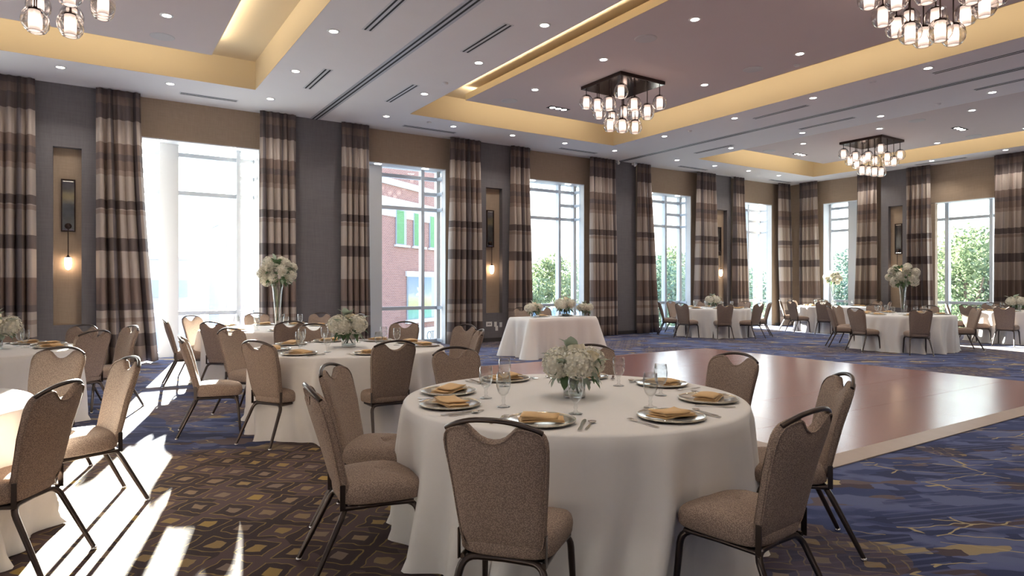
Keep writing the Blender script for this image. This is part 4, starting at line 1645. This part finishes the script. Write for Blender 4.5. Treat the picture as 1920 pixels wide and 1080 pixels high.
m = MB()
S0, S1, ZB = -12.5, 7.0, 17.0
back = Vector((0.2, 1, 0)) * 10
a0, a1 = Vector(TF(S0, 0, 0)), Vector(TF(S1, 0, 0))
cor = [a0, a1, a1 + back, a0 + back]
vv = [(p.x, p.y, GZ) for p in cor] + [(p.x, p.y, ZB) for p in cor]
m.add(vv, [(0, 1, 5, 4), (1, 2, 6, 5), (2, 3, 7, 6), (3, 0, 4, 7), (4, 5, 6, 7)])
Lf = S1 - S0
m.uvs = {0: (0, GZ), 1: (Lf, GZ), 4: (0, ZB), 5: (Lf, ZB), 2: (Lf + 10, GZ), 6: (Lf + 10, ZB), 3: (Lf + 30, GZ), 7: (Lf + 30, ZB)}
obj('brick_wall', m.mesh('brick_wall', 'brick'), bl)
for (z0, z1, dd) in ((7.75, 8.15, 0.12), (5.75, 6.95, 0.06), (-0.2, 0.0, 0.02)):
    if z0 > 0:
        obj('stone_band', MB().box(S0, S1, 0.0, dd, z0, z1, TF).mesh('stone_band', 'stone'), bl)
for s in (-10.5, -8.3, -6.1, -3.94, -1.76, 0.42, 2.6, 4.78):
    if s == -3.94:
        continue
    wf = obj('window', MB().box(s - 0.06, s + 1.16, 0.0, 0.09, 4.02, 6.25, TF).mesh('window', 'bframe'), bl)
    obj('pane', MB().box(s, s + 0.86, 0.09, 0.10, 4.06, 6.22, TF).mesh('pane', 'green'), wf)
    obj('sill', MB().box(s - 0.2, s + 1.55, 0.0, 0.16, 3.86, 4.0, TF).mesh('sill', 'stone'), wf)
obj('lintel', MB().box(-0.6, 5.2, 0.0, 0.12, 1.94, 2.30, TF).mesh('lintel', 'stone'), bl)
wf = obj('shop_window', MB().box(-0.45, 3.9, 0.0, 0.07, -0.95, 1.94, TF).mesh('shop_window', 'bframe'), bl)
pm_ = MB().box(-0.35, 2.75, 0.07, 0.09, -0.9, 1.88, TF)
pm_.uvs = {i: ((0, 1)[i % 2], (0, 1)[i // 4]) for i in range(8)}
obj('window_graphic', pm_.mesh('window_graphic', 'poster'), wf)
obj('lower_sill', MB().box(-0.6, 4.2, 0.0, 0.18, -1.2, -0.95, TF).mesh('lower_sill', 'stone'), bl)
sg = thing('shop_sign', 'white sign board with grey letters OTH on the brick building', 'sign', tuple(P0 + nv * 0.02))
obj('sign_board', MB().box(0.9, 4.6, 0.0, 0.10, -2.75, -1.60, TF).mesh('sign_board', 'signw'), sg)
for k, ch in enumerate('OTH'):
    cu = bpy.data.curves.new('letter', 'FONT')
    cu.body = ch
    cu.size = 0.92
    cu.extrude = 0.01
    tmp = bpy.data.objects.new('letter', cu)
    COL.objects.link(tmp)
    bpy.context.view_layer.update()
    me = bpy.data.meshes.new_from_object(tmp.evaluated_get(bpy.context.evaluated_depsgraph_get()))
    bpy.data.objects.remove(tmp)
    me.materials.clear()
    me.materials.append(M['signt'])
    o = obj('letter', me, sg, TF(2.0 + 0.62 * k, 0.115, -2.5), (pi / 2, 0, atan2(ev.y, ev.x)))
fb = thing('far_building', 'pale low building seen through the sunlit window', 'building', (6.5, 68, 0))
obj('wall', MB().box(-9, 2.2, 0, 8, GZ, 3.75).mesh('wall', 'far'), fb)
for k in range(5):
    obj('window', MB().box(-8 + 2.0 * k, -6.9 + 2.0 * k, -0.06, 0.0, 0.2, 1.8).mesh('window', 'farw'), fb)
obj('parapet', MB().box(-9.1, 2.3, -0.12, 8.1, 3.75, 4.0).mesh('parapet', 'stone'), fb)
fb = thing('far_building', 'pale taller block right of the low building outside', 'building', (9.4, 61, 0))
obj('wall', MB().box(-0.1, 4.6, 0, 6, GZ, 6.6).mesh('wall', 'far'), fb)
obj('parapet', MB().box(-0.2, 4.7, -0.1, 6.1, 6.6, 6.9).mesh('parapet', 'stone'), fb)
for k in range(3):
    for j in range(3):
        obj('window', MB().box(0.5 + 1.4 * k, 1.3 + 1.4 * k, -0.06, 0, -1.5 + 2.6 * j, 0.1 + 2.6 * j).mesh('window', 'farw'), fb)
cn = thing('canopy', 'blue-grey curved canopy roof outside behind the long table', 'canopy', (19.6, 26.5, 0))
ring = []
for k in range(13):
    a = pi * k / 12
    ring.append((2.6 * cos(a), 0.55 * sin(a)))
m = MB()
m.rings([[(x * s, y, 0.0 + z * s - 0.35) for x, z in ring] for y, s in ((-1.5, 0.96), (-1.4, 1.0), (2.0, 1.0), (2.1, 0.96))])
obj('roof', m.mesh('roof', 'roof'), cn)
for x in (-2.2, 2.2):
    for y in (-1.2, 1.8):
        obj('post', MB().tube([(x, y, GZ), (x, y, -0.3)], 0.06, 8).mesh('post', 'alu'), cn)


def crown_mesh(seed, n, leaf, mat):
    rnd = random.Random(seed)
    m = MB()
    cl = []
    for k in range(26):
        a, el = rnd.uniform(0, 6.28), rnd.uniform(-0.9, 1.4)
        r = rnd.uniform(0.35, 0.85)
        cl.append((Vector((r * cos(el) * cos(a), r * cos(el) * sin(a), r * sin(el))), rnd.uniform(0.2, 0.42)))
    for i in range(n):
        c0, rr = rnd.choice(cl)
        d = Vector((rnd.gauss(0, 1), rnd.gauss(0, 1), rnd.gauss(0, 1))).normalized()
        p = c0 + d * rr * rnd.uniform(0.6, 1.05)
        u = Vector((rnd.gauss(0, 1), rnd.gauss(0, 1), rnd.gauss(0, 1))).normalized()
        v = u.orthogonal().normalized()
        s = leaf * rnd.uniform(0.6, 1.3)
        m.add([p - u * s, p + v * s * 0.5, p + u * s, p - v * s * 0.5], [(0, 1, 2, 3)])
    return m.mesh('foliage', mat)


CROWN = [crown_mesh(1, 7000, 0.034, 'leaf1'), crown_mesh(2, 7000, 0.034, 'leaf2'), crown_mesh(3, 7000, 0.034, 'leaf1')]
m = MB()
m.tube([(0, 0, -2.1), (0.03, 0, -1.0), (0, 0.03, -0.2), (0.05, 0, 0.3)], [0.07, 0.055, 0.045, 0.02], 8)
for k in range(6):
    a = k * 1.05
    m.tube([(0.02, 0, -0.8 + 0.15 * k), (0.35 * cos(a), 0.35 * sin(a), -0.3 + 0.15 * k), (0.6 * cos(a), 0.6 * sin(a), 0.05 + 0.12 * k)], [0.03, 0.02, 0.01], 6)
TRUNK = m.mesh('trunk', 'trunk')
# x, y, crown radius, crown centre height, variant, label
TREES = [(20.0, 31.0, 2.3, -0.2, 0, 'small pale tree left in the long-table window'), (27.1, 35.5, 3.4, 0.4, 0, 'broad bright tree seen through the long-table window'),
         (23.6, 36.5, 3.0, 0.0, 1, 'darker tree behind, in the long-table window'),
         (26.4, 25.9, 3.2, 0.2, 1, 'tall tree left in the fourth window'), (32.4, 29.0, 3.6, 0.6, 0, 'bright tree right in the fourth window'), (30.6, 25.4, 2.8, -0.6, 1, 'dark tree low in the fourth window'),
         (39.1, 29.4, 3.4, -0.4, 1, 'tree low in the bright corner-side window'), (37.0, 25.0, 2.4, -0.8, 0, 'lone tree right in the corner-side window'),
         (36.9, 21.3, 2.9, -0.4, 1, 'tree in the right wall window nearest the corner'), (43.5, 24.4, 3.3, 1.0, 1, 'taller thin tree behind, near the corner window'),
         (28.6, 12.6, 2.9, 0.3, 0, 'bright tree at left of the green right-wall window'), (26.8, 10.6, 2.7, 0.9, 2, 'large leafy tree filling the green right-wall window'),
         (32.6, 12.4, 3.6, 0.3, 1, 'darker tree at right of the green right-wall window'), (27.5, 9.0, 2.5, -0.9, 1, 'low bushy tree under the large leafy tree')]
for x, y, r, zc, v, lab in TREES:
    o = thing('tree', lab, 'tree', (x, y, GZ), 0, 'trees outside the windows')
    f = obj('foliage', CROWN[v], o, (0, 0, zc - GZ), (0, 0, x), (r, r, r * 0.95))
    obj('trunk', TRUNK, o, (0, 0, zc - GZ), (0, 0, x), (r, r, (zc - GZ) / 2.1))
